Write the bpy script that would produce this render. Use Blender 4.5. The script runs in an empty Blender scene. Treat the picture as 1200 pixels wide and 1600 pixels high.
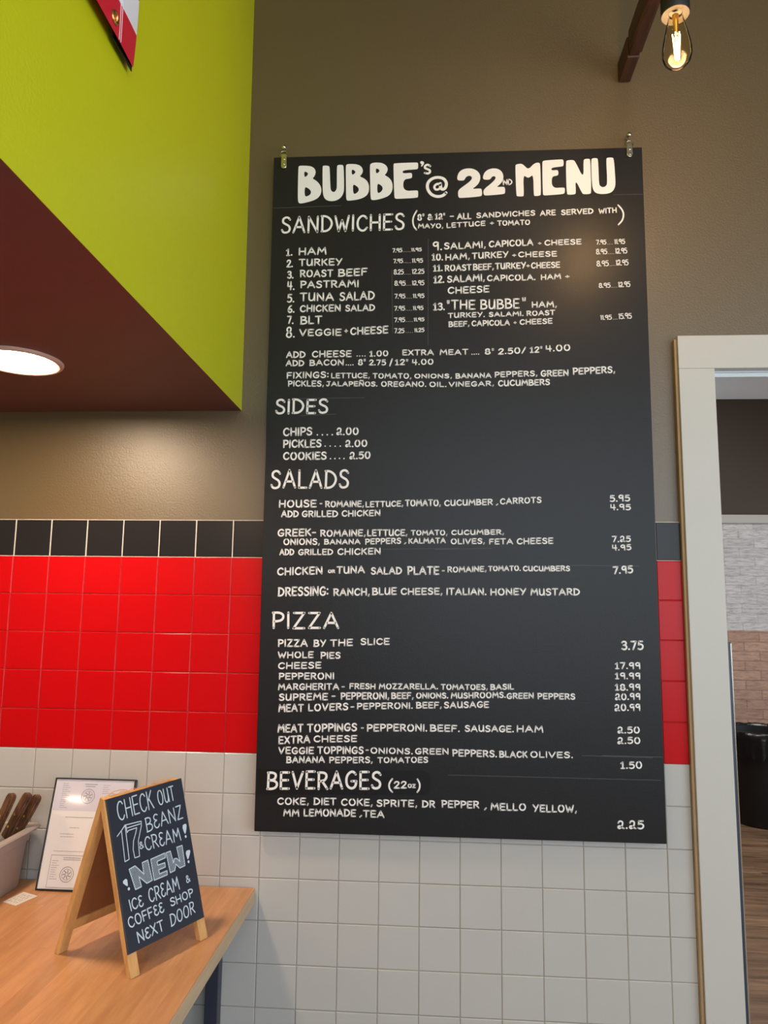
import bpy, bmesh, math, random
from mathutils import Vector, Matrix
from mathutils.geometry import tessellate_polygon
random.seed(7)
C = bpy.context.scene.collection
SC = bpy.context.scene

# ------------------------------------------------------------------ camera
cam_d = bpy.data.cameras.new('camera')
cam = bpy.data.objects.new('camera', cam_d); C.objects.link(cam)
cam_d.sensor_fit = 'HORIZONTAL'; cam_d.sensor_width = 36.0; cam_d.lens = 36.0 * 1150 / 1200
cam_d.clip_start = 0.02; cam_d.clip_end = 60
_R = Vector((0.99770, 0.06510, 0.01220)).normalized()
_F = Vector((-0.0662, 0.9891, 0.1319)).normalized()
_U = _R.cross(_F).normalized(); _R = _F.cross(_U).normalized()
cam.matrix_world = Matrix(((_R.x, _U.x, -_F.x, 1.2379), (_R.y, _U.y, -_F.y, -2.1009), (_R.z, _U.z, -_F.z, 1.4922), (0, 0, 0, 1)))
SC.camera = cam

# ------------------------------------------------------------------ light, world, exposure
SC.view_settings.view_transform = 'Standard'
try: SC.view_settings.look = 'None'
except Exception: pass
SC.view_settings.gamma = 1.0
SC.view_settings.use_curve_mapping = False
SC.view_settings.exposure = 0.0
w = bpy.data.worlds.new('daylight'); SC.world = w; w.use_nodes = True
w.node_tree.nodes['Background'].inputs[0].default_value = (0.72, 0.85, 1.0, 1)
w.node_tree.nodes['Background'].inputs[1].default_value = 1.2

def light(name, kind, loc, energy, col, rot=(0, 0, 0), **kw):
    d = bpy.data.lights.new(name, kind); d.energy = energy; d.color = col
    for k, v in kw.items(): setattr(d, k, v)
    o = bpy.data.objects.new(name, d); C.objects.link(o); o.location = loc; o.rotation_euler = rot
    return o
WARM = (1.0, 0.74, 0.46); COOL = (0.80, 0.90, 1.0)
CANS = [(0.242, -0.455), (-1.67, -4.05), (0.242, -2.0), (-0.9, -0.455)]          # downlights in the soffit
light('daylight_street_window', 'AREA', (2.3, -5.35, 2.15), 80, COOL, (math.radians(90), 0, 0), shape='RECTANGLE', size=3.6, size_y=2.5)
light('added_side_daylight', 'AREA', (4.5, -3.0, 1.75), 95, COOL, (math.radians(90), 0, math.radians(90)), shape='RECTANGLE', size=3.0, size_y=2.2)  # added light from an unseen side window, brightens the green soffit side
for x, y in CANS[2:]:
    light('downlight_lamp', 'AREA', (x, y, 2.06), 11, WARM, (0, 0, 0), shape='DISK', size=0.17)
for x, y in ((1.9, -2.6), (3.4, -3.8)):
    light('ceiling_lamp', 'AREA', (x, y, 4.05), 12, (1.0, 0.78, 0.54), (0, 0, 0), shape='DISK', size=0.5)
light('bulb_lamp', 'POINT', (1.785, -0.55, 2.765), 8, (1.0, 0.62, 0.30), shadow_soft_size=0.022)
light('back_room_daylight', 'AREA', (5.4, 2.0, 1.5), 45, COOL, (math.radians(90), 0, math.radians(90)), shape='RECTANGLE', size=2.0, size_y=2.0)
for x in (1.6, 3.4):
    light('back_room_lamp', 'AREA', (x, 1.9, 3.5), 38, (1.0, 0.93, 0.86), (0, 0, 0), shape='RECTANGLE', size=1.2, size_y=0.6)

# ------------------------------------------------------------------ materials
def nt(name):
    m = bpy.data.materials.new(name); m.use_nodes = True
    return m, m.node_tree, m.node_tree.nodes['Principled BSDF']
def lin(c):
    return tuple((v / 12.92 if v <= 0.04045 else ((v + 0.055) / 1.055) ** 2.4) for v in [x / 255 for x in c])
def pbr(name, rgb, rough=0.5, metal=0.0, bump=0.0, scale=60, var=0.0, spec=0.5, srgb=True, emit=None, alpha=None, trans=0.0, coat=0.0):
    m, t, p = nt(name)
    c = lin(rgb) if srgb else rgb
    p.inputs['Base Color'].default_value = (*c, 1); p.inputs['Roughness'].default_value = rough
    p.inputs['Metallic'].default_value = metal; p.inputs['Specular IOR Level'].default_value = spec
    if coat: p.inputs['Coat Weight'].default_value = coat; p.inputs['Coat Roughness'].default_value = 0.15
    if trans: p.inputs['Transmission Weight'].default_value = trans
    if emit: p.inputs['Emission Color'].default_value = (*emit[0], 1); p.inputs['Emission Strength'].default_value = emit[1]
    tc = t.nodes.new('ShaderNodeTexCoord')
    if bump or var:
        n = t.nodes.new('ShaderNodeTexNoise'); n.inputs['Scale'].default_value = scale; n.inputs['Detail'].default_value = 4
        t.links.new(tc.outputs['Object'], n.inputs['Vector'])
        if bump:
            b = t.nodes.new('ShaderNodeBump'); b.inputs['Strength'].default_value = bump; b.inputs['Distance'].default_value = 0.002
            t.links.new(n.outputs['Fac'], b.inputs['Height']); t.links.new(b.outputs['Normal'], p.inputs['Normal'])
        if var:
            n2 = t.nodes.new('ShaderNodeTexNoise'); n2.inputs['Scale'].default_value = scale / 8; n2.inputs['Detail'].default_value = 3
            t.links.new(tc.outputs['Object'], n2.inputs['Vector'])
            mx = t.nodes.new('ShaderNodeMixRGB'); t.links.new(n2.outputs['Fac'], mx.inputs[0])
            mx.inputs[1].default_value = (*[v * (1 - var) for v in c], 1); mx.inputs[2].default_value = (*[min(1, v * (1 + var)) for v in c], 1)
            t.links.new(mx.outputs[0], p.inputs['Base Color'])
    return m
def grain(name, c1, c2, axis=(1, 8, 8), rough=0.45, scale=6.0, bump=0.1, planks=None, c3=None):
    """wood: stretched noise; planks = (length, width, rotation_z) adds boards"""
    m, t, p = nt(name); p.inputs['Roughness'].default_value = rough
    tc = t.nodes.new('ShaderNodeTexCoord'); mp = t.nodes.new('ShaderNodeMapping'); mp.inputs['Scale'].default_value = axis
    t.links.new(tc.outputs['Object'], mp.inputs['Vector'])
    n = t.nodes.new('ShaderNodeTexNoise'); n.inputs['Scale'].default_value = scale; n.inputs['Detail'].default_value = 6; n.inputs['Roughness'].default_value = 0.6
    rp = t.nodes.new('ShaderNodeValToRGB'); e = rp.color_ramp.elements
    e[0].position = 0.3; e[0].color = (*lin(c1), 1); e[1].position = 0.72; e[1].color = (*lin(c2), 1)
    t.links.new(n.outputs['Fac'], rp.inputs['Fac'])
    last = rp.outputs['Color']
    if planks:
        L, W, rz = planks
        m2 = t.nodes.new('ShaderNodeMapping'); m2.inputs['Rotation'].default_value = (0, 0, rz)
        t.links.new(tc.outputs['Object'], m2.inputs['Vector'])
        br = t.nodes.new('ShaderNodeTexBrick'); br.inputs['Scale'].default_value = 1.0
        br.inputs['Brick Width'].default_value = L; br.inputs['Row Height'].default_value = W; br.inputs['Mortar Size'].default_value = 0.0006
        br.inputs['Color1'].default_value = (0, 0, 0, 1); br.inputs['Color2'].default_value = (1, 1, 1, 1); br.inputs['Mortar'].default_value = (0.1, 0.1, 0.1, 1)
        br.offset = 0.37
        t.links.new(m2.outputs['Vector'], br.inputs['Vector'])
        add = t.nodes.new('ShaderNodeVectorMath'); add.operation = 'MULTIPLY_ADD'
        t.links.new(br.outputs['Color'], add.inputs[0]); add.inputs[1].default_value = (3, 5, 7); t.links.new(mp.outputs['Vector'], add.inputs[2])
        t.links.new(add.outputs[0], n.inputs['Vector'])
        mx = t.nodes.new('ShaderNodeMixRGB'); mx.blend_type = 'MULTIPLY'; mx.inputs[0].default_value = 1.0
        r2 = t.nodes.new('ShaderNodeValToRGB'); r2.color_ramp.elements[0].color = (*(c3 or (0.80, 0.80, 0.80)), 1); r2.color_ramp.elements[1].color = (1.05, 1.03, 1.0, 1)
        t.links.new(br.outputs['Color'], r2.inputs['Fac']); t.links.new(last, mx.inputs[1]); t.links.new(r2.outputs['Color'], mx.inputs[2])
        last = mx.outputs[0]
    else:
        t.links.new(mp.outputs['Vector'], n.inputs['Vector'])
    t.links.new(last, p.inputs['Base Color'])
    if bump:
        b = t.nodes.new('ShaderNodeBump'); b.inputs['Strength'].default_value = bump; b.inputs['Distance'].default_value = 0.001
        t.links.new(n.outputs['Fac'], b.inputs['Height']); t.links.new(b.outputs['Normal'], p.inputs['Normal'])
    return m
def brickpaper(name, c1, c2, mortar, rough=0.7):
    m, t, p = nt(name); p.inputs['Roughness'].default_value = rough
    tc = t.nodes.new('ShaderNodeTexCoord'); sp = t.nodes.new('ShaderNodeSeparateXYZ'); cb = t.nodes.new('ShaderNodeCombineXYZ')
    t.links.new(tc.outputs['Object'], sp.inputs[0]); t.links.new(sp.outputs['X'], cb.inputs['X']); t.links.new(sp.outputs['Z'], cb.inputs['Y'])
    br = t.nodes.new('ShaderNodeTexBrick'); br.inputs['Scale'].default_value = 1.0
    br.inputs['Brick Width'].default_value = 0.24; br.inputs['Row Height'].default_value = 0.075; br.inputs['Mortar Size'].default_value = 0.006; br.inputs['Mortar Smooth'].default_value = 0.5
    br.inputs['Color1'].default_value = (*lin(c1), 1); br.inputs['Color2'].default_value = (*lin(c2), 1); br.inputs['Mortar'].default_value = (*lin(mortar), 1)
    t.links.new(cb.outputs[0], br.inputs['Vector'])
    mp = t.nodes.new('ShaderNodeMapping'); mp.inputs['Scale'].default_value = (4, 22, 22); t.links.new(cb.outputs[0], mp.inputs['Vector'])
    n = t.nodes.new('ShaderNodeTexNoise'); n.inputs['Scale'].default_value = 3; n.inputs['Detail'].default_value = 8; n.inputs['Roughness'].default_value = 0.7
    t.links.new(mp.outputs[0], n.inputs['Vector'])
    rp = t.nodes.new('ShaderNodeValToRGB'); rp.color_ramp.elements[0].position = 0.33; rp.color_ramp.elements[0].color = (0.55, 0.55, 0.56, 1); rp.color_ramp.elements[1].position = 0.55; rp.color_ramp.elements[1].color = (1, 1, 1, 1)
    t.links.new(n.outputs['Fac'], rp.inputs['Fac'])
    mx = t.nodes.new('ShaderNodeMixRGB'); mx.blend_type = 'MULTIPLY'; mx.inputs[0].default_value = 1
    t.links.new(br.outputs['Color'], mx.inputs[1]); t.links.new(rp.outputs['Color'], mx.inputs[2]); t.links.new(mx.outputs[0], p.inputs['Base Color'])
    return m

M = {}
M['wall'] = pbr('olive_brown_paint', (92, 74, 42), 0.43, bump=0.35, scale=190, spec=1.0)
M['wall_dark'] = pbr('dark_brown_paint', (70, 57, 46), 0.5, bump=0.2, scale=150)
M['room'] = pbr('room_paint', (128, 118, 104), 0.6)
M['ceiling'] = pbr('ceiling_paint', (92, 86, 78), 0.7)
M['green'] = pbr('lime_green_paint', (190, 194, 20), 0.40, bump=0.2, scale=160, spec=0.35)
M['maroon'] = pbr('maroon_brown_paint', (106, 64, 59), 0.42, bump=0.12, scale=150)
M['white_tile'] = pbr('white_glazed_tile', (187, 184, 179), 0.25, var=0.03, scale=40)
M['red_tile'] = pbr('red_glazed_tile', (190, 7, 14), 0.28, spec=0.25, var=0.04, scale=40)
M['black_tile'] = pbr('black_glazed_tile', (34, 32, 33), 0.28, spec=0.3)
M['grout_w'] = pbr('grey_beige_grout', (150, 143, 132), 0.9)
M['grout_r'] = pbr('red_grout', (160, 36, 34), 0.9)
M['grout_k'] = pbr('pale_grout', (222, 205, 190), 0.9)
M['casing'] = pbr('white_trim_paint', (194, 191, 184), 0.45, var=0.02, scale=30)
M['jamb'] = pbr('white_jamb_paint', (214, 218, 220), 0.4)
M['caulk'] = pbr('raw_wood_edge', (170, 144, 110), 0.7, var=0.15, scale=120)
M['board'] = pbr('black_chalkboard_paint', (26, 25, 26), 0.38, bump=0.12, scale=220, var=0.12, spec=0.32)
M['board_patch'] = pbr('fresh_black_paint', (20, 19, 20), 0.36, bump=0.1, scale=220, spec=0.3)
M['paint'] = pbr('white_marker_paint', (236, 232, 228), 0.55)
M['guide'] = pbr('faint_pencil_line', (78, 76, 78), 0.6)
M['chalk'] = pbr('pale_chalk', (206, 220, 232), 0.8)
M['chalkboard'] = pbr('chalkboard', (44, 48, 60), 0.34, var=0.1, scale=60)
M['chrome'] = pbr('nickel', (205, 200, 185), 0.22, metal=1.0)
M['brass'] = pbr('brass', (214, 176, 96), 0.3, metal=1.0)
M['counter'] = grain('butcher_block', (188, 134, 90), (214, 161, 112), (9, 1.2, 9), 0.36, 5.0, 0.05, (0.62, 0.042, math.radians(90)), (0.84, 0.82, 0.80))
M['daylit_edge'] = grain('daylit_butcher_block_edge', (188, 158, 122), (206, 178, 142), (9, 1.2, 9), 0.4, 5.0, 0.05)  # daylight on the counter end, put into the colour as paler wood
M['pine'] = grain('pine_frame', (196, 142, 82), (226, 176, 112), (6, 6, 1.2), 0.5, 7.0, 0.08)
M['hardboard'] = pbr('brown_hardboard', (146, 92, 52), 0.6, bump=0.3, scale=300, var=0.1)
M['walnut'] = grain('brown_wood_handle', (66, 42, 30), (124, 86, 58), (10, 10, 2), 0.45, 9.0, 0.15)
M['beam'] = grain('dark_stained_wood', (34, 19, 13), (78, 46, 32), (14, 1.4, 14), 0.5, 6.0, 0.35)
M['floor'] = grain('brown_plank_floor', (92, 70, 56), (168, 136, 108), (1.2, 12, 12), 0.32, 3.0, 0.05, (1.2, 0.18, 0), (0.66, 0.64, 0.62))
M['steel_dark'] = pbr('dark_blue_grey_metal', (62, 66, 78), 0.4, metal=0.3)
M['black'] = pbr('black_plastic', (22, 22, 24), 0.5)
M['bag'] = pbr('black_plastic_bag', (26, 25, 26), 0.22, bump=0.9, scale=25)
M['tub'] = pbr('grey_plastic_tub', (168, 160, 158), 0.42, var=0.05, scale=30)
M['frame'] = pbr('black_picture_frame', (32, 28, 28), 0.35)
M['paper'] = pbr('white_paper', (226, 222, 222), 0.05, spec=0.15)
M['paper2'] = pbr('plain_paper', (228, 224, 218), 0.7)
M['ink'] = pbr('grey_ink', (128, 124, 130), 0.7)
M['lilac'] = pbr('lilac_paper', (206, 202, 214), 0.05, spec=0.15)
M['whitebrick'] = brickpaper('whitewashed_brick', (224, 222, 220), (205, 203, 202), (196, 192, 190))
M['tanbrick'] = brickpaper('tan_brick', (200, 162, 140), (186, 148, 128), (166, 132, 114))
M['glass'] = None
def thin_glass(name, tint, gloss):
    m = bpy.data.materials.new(name); m.use_nodes = True; t = m.node_tree; t.nodes.remove(t.nodes['Principled BSDF'])
    o = t.nodes['Material Output']; tr = t.nodes.new('ShaderNodeBsdfTransparent'); gl = t.nodes.new('ShaderNodeBsdfGlossy'); mx = t.nodes.new('ShaderNodeMixShader'); lw = t.nodes.new('ShaderNodeLayerWeight')
    tr.inputs['Color'].default_value = (*tint, 1); gl.inputs['Roughness'].default_value = 0.03; lw.inputs['Blend'].default_value = gloss
    t.links.new(lw.outputs['Fresnel'], mx.inputs[0]); t.links.new(tr.outputs[0], mx.inputs[1]); t.links.new(gl.outputs[0], mx.inputs[2]); t.links.new(mx.outputs[0], o.inputs['Surface'])
    return m
M['glass'] = thin_glass('clear_bulb_glass', (1.0, 0.94, 0.80), 0.10)
M['pane'] = thin_glass('window_pane_glass', (0.97, 0.99, 0.98), 0.12)
M['filament'] = pbr('glowing_filament', (255, 220, 160), 0.5, emit=((1.0, 0.66, 0.28), 16))
M['diffuser'] = pbr('lit_diffuser', (255, 240, 220), 0.5, emit=((1.0, 0.77, 0.54), 152))
M['lampring'] = pbr('cream_trim_ring', (206, 170, 150), 0.4)
M['banner_red'] = pbr('red_vinyl', (206, 26, 52), 0.35)
M['banner_white'] = pbr('white_vinyl', (226, 226, 232), 0.35)

# ------------------------------------------------------------------ mesh helpers
def box(bm, x0, x1, y0, y1, z0, z1, bev=0.0):
    v = [bm.verts.new(p) for p in ((x0, y0, z0), (x1, y0, z0), (x1, y1, z0), (x0, y1, z0), (x0, y0, z1), (x1, y0, z1), (x1, y1, z1), (x0, y1, z1))]
    f = [bm.faces.new([v[i] for i in q]) for q in ((3, 2, 1, 0), (4, 5, 6, 7), (0, 1, 5, 4), (1, 2, 6, 5), (2, 3, 7, 6), (3, 0, 4, 7))]
    if bev:
        ed = list({e for q in f for e in q.edges})
        bmesh.ops.bevel(bm, geom=ed, offset=bev, segments=2, profile=0.5, affect='EDGES')
def hexa(bm, pts, bev=0.0):
    """8 points: bottom ring then top ring"""
    v = [bm.verts.new(p) for p in pts]
    f = [bm.faces.new([v[i] for i in q]) for q in ((3, 2, 1, 0), (4, 5, 6, 7), (0, 1, 5, 4), (1, 2, 6, 5), (2, 3, 7, 6), (3, 0, 4, 7))]
    if bev:
        ed = list({e for q in f for e in q.edges})
        bmesh.ops.bevel(bm, geom=ed, offset=bev, segments=2, profile=0.5, affect='EDGES')
def obox(bm, o, ax, ay, az, bev=0.0):
    o, ax, ay, az = map(Vector, (o, ax, ay, az))
    hexa(bm, [o, o + ax, o + ax + ay, o + ay, o + az, o + az + ax, o + az + ax + ay, o + az + ay], bev)
def lathe(bm, prof, c, seg=32, axis=Vector((0, 0, 1)), cap=True):
    axis = Vector(axis).normalized(); a = axis.orthogonal().normalized(); b = axis.cross(a); c = Vector(c); rings = []
    for r, h in prof:
        if r < 1e-6: rings.append([bm.verts.new(c + axis * h)])
        else: rings.append([bm.verts.new(c + axis * h + a * r * math.cos(2 * math.pi * i / seg) + b * r * math.sin(2 * math.pi * i / seg)) for i in range(seg)])
    for r0, r1 in zip(rings, rings[1:]):
        for i in range(seg):
            j = (i + 1) % seg
            q = [r0[i % len(r0)], r0[j % len(r0)], r1[j % len(r1)], r1[i % len(r1)]]
            u = []
            for k in q:
                if k not in u: u.append(k)
            if len(u) > 2: bm.faces.new(u)
    if cap:
        for r in (rings[0], rings[-1]):
            if len(r) > 2: bm.faces.new(r)
def tube(bm, pts, r, seg=10, closed=False):
    pts = [Vector(p) for p in pts]; n = len(pts); rings = []; nrm = None
    for i in range(n):
        d = (pts[(i + 1) % n] - pts[i - 1]) if closed else (pts[min(i + 1, n - 1)] - pts[max(i - 1, 0)])
        d.normalize()
        nrm = d.orthogonal().normalized() if nrm is None else (nrm - d * nrm.dot(d)).normalized()
        b = d.cross(nrm)
        rings.append([bm.verts.new(pts[i] + (nrm * math.cos(2 * math.pi * k / seg) + b * math.sin(2 * math.pi * k / seg)) * r) for k in range(seg)])
    for i in range(n if closed else n - 1):
        a, b = rings[i], rings[(i + 1) % n]
        for k in range(seg): bm.faces.new((a[k], a[(k + 1) % seg], b[(k + 1) % seg], b[k]))
    if not closed: bm.faces.new(rings[0][::-1]); bm.faces.new(rings[-1])
def obj(name, bm, mat, parent=None, loc=None, smooth=False):
    """world-space bmesh -> ONE object with its origin at loc (or its parent's)"""
    base = Vector(loc) if loc is not None else (parent.matrix_world.translation.copy() if parent else Vector((0, 0, 0)))
    base = Vector(parent['_at']) if (parent and loc is None) else base
    bmesh.ops.translate(bm, verts=bm.verts, vec=-base)
    bmesh.ops.recalc_face_normals(bm, faces=bm.faces)
    me = bpy.data.meshes.new(name); bm.to_mesh(me); bm.free(); me.materials.append(mat)
    o = bpy.data.objects.new(name, me); C.objects.link(o)
    if smooth:
        for p_ in me.polygons: p_.use_smooth = True
        if smooth != True:
            me.set_sharp_from_angle(angle=math.radians(smooth))
    if parent:
        o.parent = parent
        o.location = (0, 0, 0) if loc is None else base - Vector(parent['_at'])
    else: o.location = base
    o['_at'] = tuple(base)
    return o
def tag(o, label=None, cat=None, group=None, kind=None):
    if label: o['label'] = label
    if cat: o['category'] = cat
    if group: o['group'] = group
    if kind: o['kind'] = kind
    return o
def thing(name, loc, label, cat, group=None):
    o = bpy.data.objects.new(name, None); C.objects.link(o); o.location = loc; o['_at'] = tuple(loc); o.empty_display_size = 0.05
    return tag(o, label, cat, group)
def struct(name, bm, mat, label=None, cat=None, parent=None):
    o = obj(name, bm, mat, parent)
    if not parent: tag(o, label, cat, kind='structure')
    return o
NB = bmesh.new

# ------------------------------------------------------------------ hand lettering: one-stroke glyphs, cap height 1
GL = {
'A': (.76, '0,0 .37,1 .76,0; .14,.34 .63,.34'), 'B': (.62, '.04,0 .04,1; c.0,1 .32,.99 .51,.88 .5,.68 .34,.55 .06,.53; c.06,.53 .4,.5 .61,.36 .59,.14 .38,.02 .0,.0'),
'C': (.66, 'c.64,.82 .5,.97 .3,.97 .1,.78 .03,.48 .1,.18 .3,.02 .5,.04 .66,.2'), 'D': (.70, '.05,0 .05,1; c.0,1 .32,.96 .58,.78 .69,.5 .58,.2 .34,.03 .0,.0'),
'E': (.56, '.56,1 .03,1 .03,0 .56,0; .03,.52 .5,.52'), 'F': (.54, '.03,0 .03,1 .54,1; .03,.52 .46,.52'),
'G': (.70, 'c.64,.84 .5,.98 .3,.97 .1,.78 .03,.48 .1,.17 .32,.01 .54,.05 .66,.22 .67,.42; .38,.43 .69,.43'), 'H': (.66, '.03,0 .03,1; .63,0 .63,1; .03,.5 .63,.5'),
'I': (.08, '.04,0 .04,1'), 'J': (.56, '.08,1 .56,1; c.38,1 .38,.4 .34,.12 .2,.0 .06,.06 .02,.2'), 'K': (.60, '.03,0 .03,1; .56,1 .05,.45; .2,.58 .6,0'),
'L': (.50, '.03,1 .03,0 .5,0'), 'M': (.86, '.02,0 .12,1 .43,.36 .75,1 .85,0'), 'N': (.68, '.03,0 .03,1 .64,0 .64,1'),
'O': (.74, 'c.37,1 .14,.88 .03,.5 .14,.12 .37,0 .6,.12 .71,.5 .6,.88 .37,1'), 'P': (.56, '.05,0 .05,1; c.0,1 .34,.99 .54,.86 .55,.64 .4,.48 .06,.42'),
'R': (.62, '.05,0 .05,1; c.0,1 .34,.99 .53,.88 .54,.68 .4,.52 .07,.46; .27,.48 .62,0'),
'S': (.56, 'c.54,.84 .42,.97 .24,.99 .08,.88 .08,.68 .26,.55 .44,.45 .54,.28 .48,.08 .28,0 .1,.04 .01,.18'), 'T': (.64, '0,1 .64,1; .32,1 .32,0'),
'U': (.64, 'c.03,1 .03,.5 .07,.14 .27,.0 .46,.1 .56,.4 .58,1; .58,1 .62,0'), 'V': (.68, '0,1 .32,0 .68,1'), 'W': (.92, '0,1 .22,0 .46,.72 .68,0 .92,1'),
'X': (.62, '0,1 .62,0; .6,1 .0,0'), 'Y': (.64, '0,1 .33,.46; .64,1 .22,0'), 'Z': (.60, '.02,1 .58,1 .02,0 .6,0'),
'ε': (.52, 'c.5,.92 .3,1 .1,.88 .12,.66 .34,.54 .1,.46 .03,.2 .2,.01 .42,.04 .54,.2'),
'Ñ': (.68, '.03,0 .03,1 .64,0 .64,1; c.1,1.24 .22,1.34 .42,1.22 .56,1.32'),
'0': (.62, 'c.31,1 .12,.88 .03,.5 .12,.12 .31,0 .5,.12 .59,.5 .5,.88 .31,1'), '1': (.40, '.02,.8 .22,1 .22,0; .04,0 .4,0'), '|': (.20, '.02,.86 .16,1 .16,0'),
'2': (.56, 'c.04,.76 .14,.94 .32,1 .5,.9 .52,.7 .36,.42 .02,.0; .02,0 .56,0'), '§': (.60, 'c.06,.74 .16,.94 .34,.98 .48,.82 .46,.5 .34,.16 .16,.0 .04,.1 .08,.28 .24,.3 .42,.12 .6,.0'),
'3': (.54, 'c.04,.88 .2,1 .42,.96 .5,.78 .4,.6 .2,.54; c.2,.54 .42,.5 .54,.32 .48,.1 .26,0 .02,.1'), '4': (.58, '.06,1 .04,.42 .58,.42; .44,1 .44,0'),
'5': (.54, '.5,1 .1,1 .07,.58; c.07,.58 .3,.64 .5,.52 .54,.3 .44,.08 .22,0 .02,.08'), '6': (.56, 'c.46,.98 .22,.8 .06,.45 .06,.2 .22,.0 .44,.04 .54,.25 .44,.46 .24,.46 .08,.28'),
'7': (.54, '0,1 .54,1 .2,0'), '8': (.56, 'c.28,.53 .08,.64 .06,.85 .26,1 .46,.9 .46,.66 .28,.53 .06,.38 .03,.14 .28,0 .52,.12 .52,.36 .28,.53'),
'9': (.54, 'c.5,.82 .4,.98 .2,1 .05,.84 .06,.62 .2,.5 .38,.56 .5,.8; .5,.95 .5,0'),
'.': (.08, '.04,.03 .04,.035'), ',': (.12, '.1,.1 .03,-.14'), ':': (.08, '.04,.16 .04,.165; .04,.72 .04,.725'), '-': (.36, '0,.48 .36,.48'), '+': (.44, '0,.45 .44,.45; .22,.2 .22,.7'),
'/': (.42, '0,-.04 .42,1.05'), '"': (.22, '.04,1.02 .06,.74; .18,1.02 .17,.74'), '(': (.30, 'c.3,1 .1,.75 .03,.5 .1,.22 .3,0'), ')': (.30, 'c.0,1 .2,.75 .27,.5 .2,.22 .0,0'),
'&': (.66, 'c.66,.06 .34,.5 .14,.78 .24,.98 .42,.92 .42,.72 .16,.46 .04,.22 .16,.02 .36,.04 .54,.24 .62,.46'),
'o': (.70, 'c.35,1 .12,.86 .03,.5 .12,.14 .35,0 .58,.14 .67,.5 .58,.86 .35,1'), 'z': (.60, '.02,1 .58,1 .02,0 .6,0'),
}
def catmull(p, n=5):
    q = [p[0]] + list(p) + [p[-1]]
    if p[0] == p[-1]: q[0] = p[-2]; q[-1] = p[1]
    out = []
    for i in range(1, len(q) - 2):
        a, b, c, d = q[i - 1:i + 3]
        for k in range(n):
            t = k / n
            out.append(tuple(0.5 * (2 * b[j] + (c[j] - a[j]) * t + (2 * a[j] - 5 * b[j] + 4 * c[j] - d[j]) * t * t + (3 * b[j] - a[j] - 3 * c[j] + d[j]) * t ** 3) for j in (0, 1)))
    return out + [tuple(p[-1])]
def glyph(ch):
    wd, s = GL[ch]; out = []
    for st in s.split(';'):
        st = st.strip(); cv = st.startswith('c'); st = st[1:] if cv else st
        pts = [tuple(map(float, a.split(','))) for a in st.split()]
        out.append(catmull(pts) if cv else pts)
    return wd, out
_lift = [0]
def ribbon(bm, pts, w, to3, thick=0.0):
    """flat paint stroke of width w along 2D points, round ends and corners; to3(u, v, lift) -> world"""
    _lift[0] = (_lift[0] + 1) % 24
    lf = _lift[0] * 0.000006; r = w / 2
    P = [Vector(p).to_2d() for p in pts]
    Q = [P[0]]
    for p in P[1:]:
        if (p - Q[-1]).length > 1e-7: Q.append(p)
    def disc(c, k=10, rr=r):
        bm.faces.new([bm.verts.new(to3(c.x + rr * math.cos(2 * math.pi * i / k), c.y + rr * math.sin(2 * math.pi * i / k), lf)) for i in range(k)])
    if len(Q) == 1 or (len(Q) == 2 and (Q[1] - Q[0]).length < r * 0.6):
        disc(Q[0], 10, r * 1.15); return
    n = len(Q); D = [(Q[i + 1] - Q[i]).normalized() for i in range(n - 1)]
    prevL = prevR = None
    closed = (Q[0] - Q[-1]).length < 1e-6
    for i in range(n):
        a = D[i - 1] if i > 0 else D[0]; b = D[i] if i < n - 1 else D[-1]
        if a.dot(b) < 0.7 or i in (0, n - 1): disc(Q[i])
    for i in range(n - 1):
        def nrm(k, own):
            if 0 < k < n - 1 and D[k - 1].dot(D[k]) >= 0.7:
                s = (D[k - 1] + D[k]).normalized(); return Vector((-s.y, s.x)) / max(0.7, s.dot(own))
            return Vector((-own.y, own.x))
        n0, n1 = nrm(i, D[i]), nrm(i + 1, D[i])
        q = [Q[i] - n0 * r, Q[i + 1] - n1 * r, Q[i + 1] + n1 * r, Q[i] + n0 * r]
        bm.faces.new([bm.verts.new(to3(v.x, v.y, lf)) for v in q])
def word(bm, text, p0, p1, top, sw, to3, jit=0.02, gap=0.24, plain1=False):
    """fit text between baseline points p0, p1 with cap-height vector top (2D, metres)"""
    if plain1: text = text.replace('1', '|')
    gs = [glyph(c) for c in text]
    tot = sum(g[0] for g in gs) + gap * (len(gs) - 1)
    if len(gs) == 1 and text in '-+.,"/': pass
    ex = (Vector(p1) - Vector(p0)) / tot; ey = Vector(top); x = 0
    h = ey.length; rr = sw * 0.5 / max(h, 1e-6)
    sx = max(0.3, 1 - sw / max((Vector(p1) - Vector(p0)).length, 1e-6)) if len(text) > 1 or text not in '.,"' else 1
    for wd, sts in gs:
        dy = random.uniform(-jit, jit); sh = random.uniform(-jit, jit); sc = 1 + random.uniform(-jit, jit)
        for s in sts:
            pts = []
            for a, b in s:
                bb = rr + b * (1 - 2 * rr)
                v = Vector(p0) + ex * ((x + a + sh * (b - 0.5)) * sx + tot * (1 - sx) / 2) + ey * (bb * sc + dy)
                pts.append((v.x, v.y))
            ribbon(bm, pts, sw, to3)
        x += wd + gap
def chaikin(l, it=2):
    for _ in range(it):
        o = []
        for i in range(len(l)):
            a, b = l[i], l[(i + 1) % len(l)]
            o += [(a[0] * .75 + b[0] * .25, a[1] * .75 + b[1] * .25), (a[0] * .25 + b[0] * .75, a[1] * .25 + b[1] * .75)]
        l = o
    return l
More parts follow.
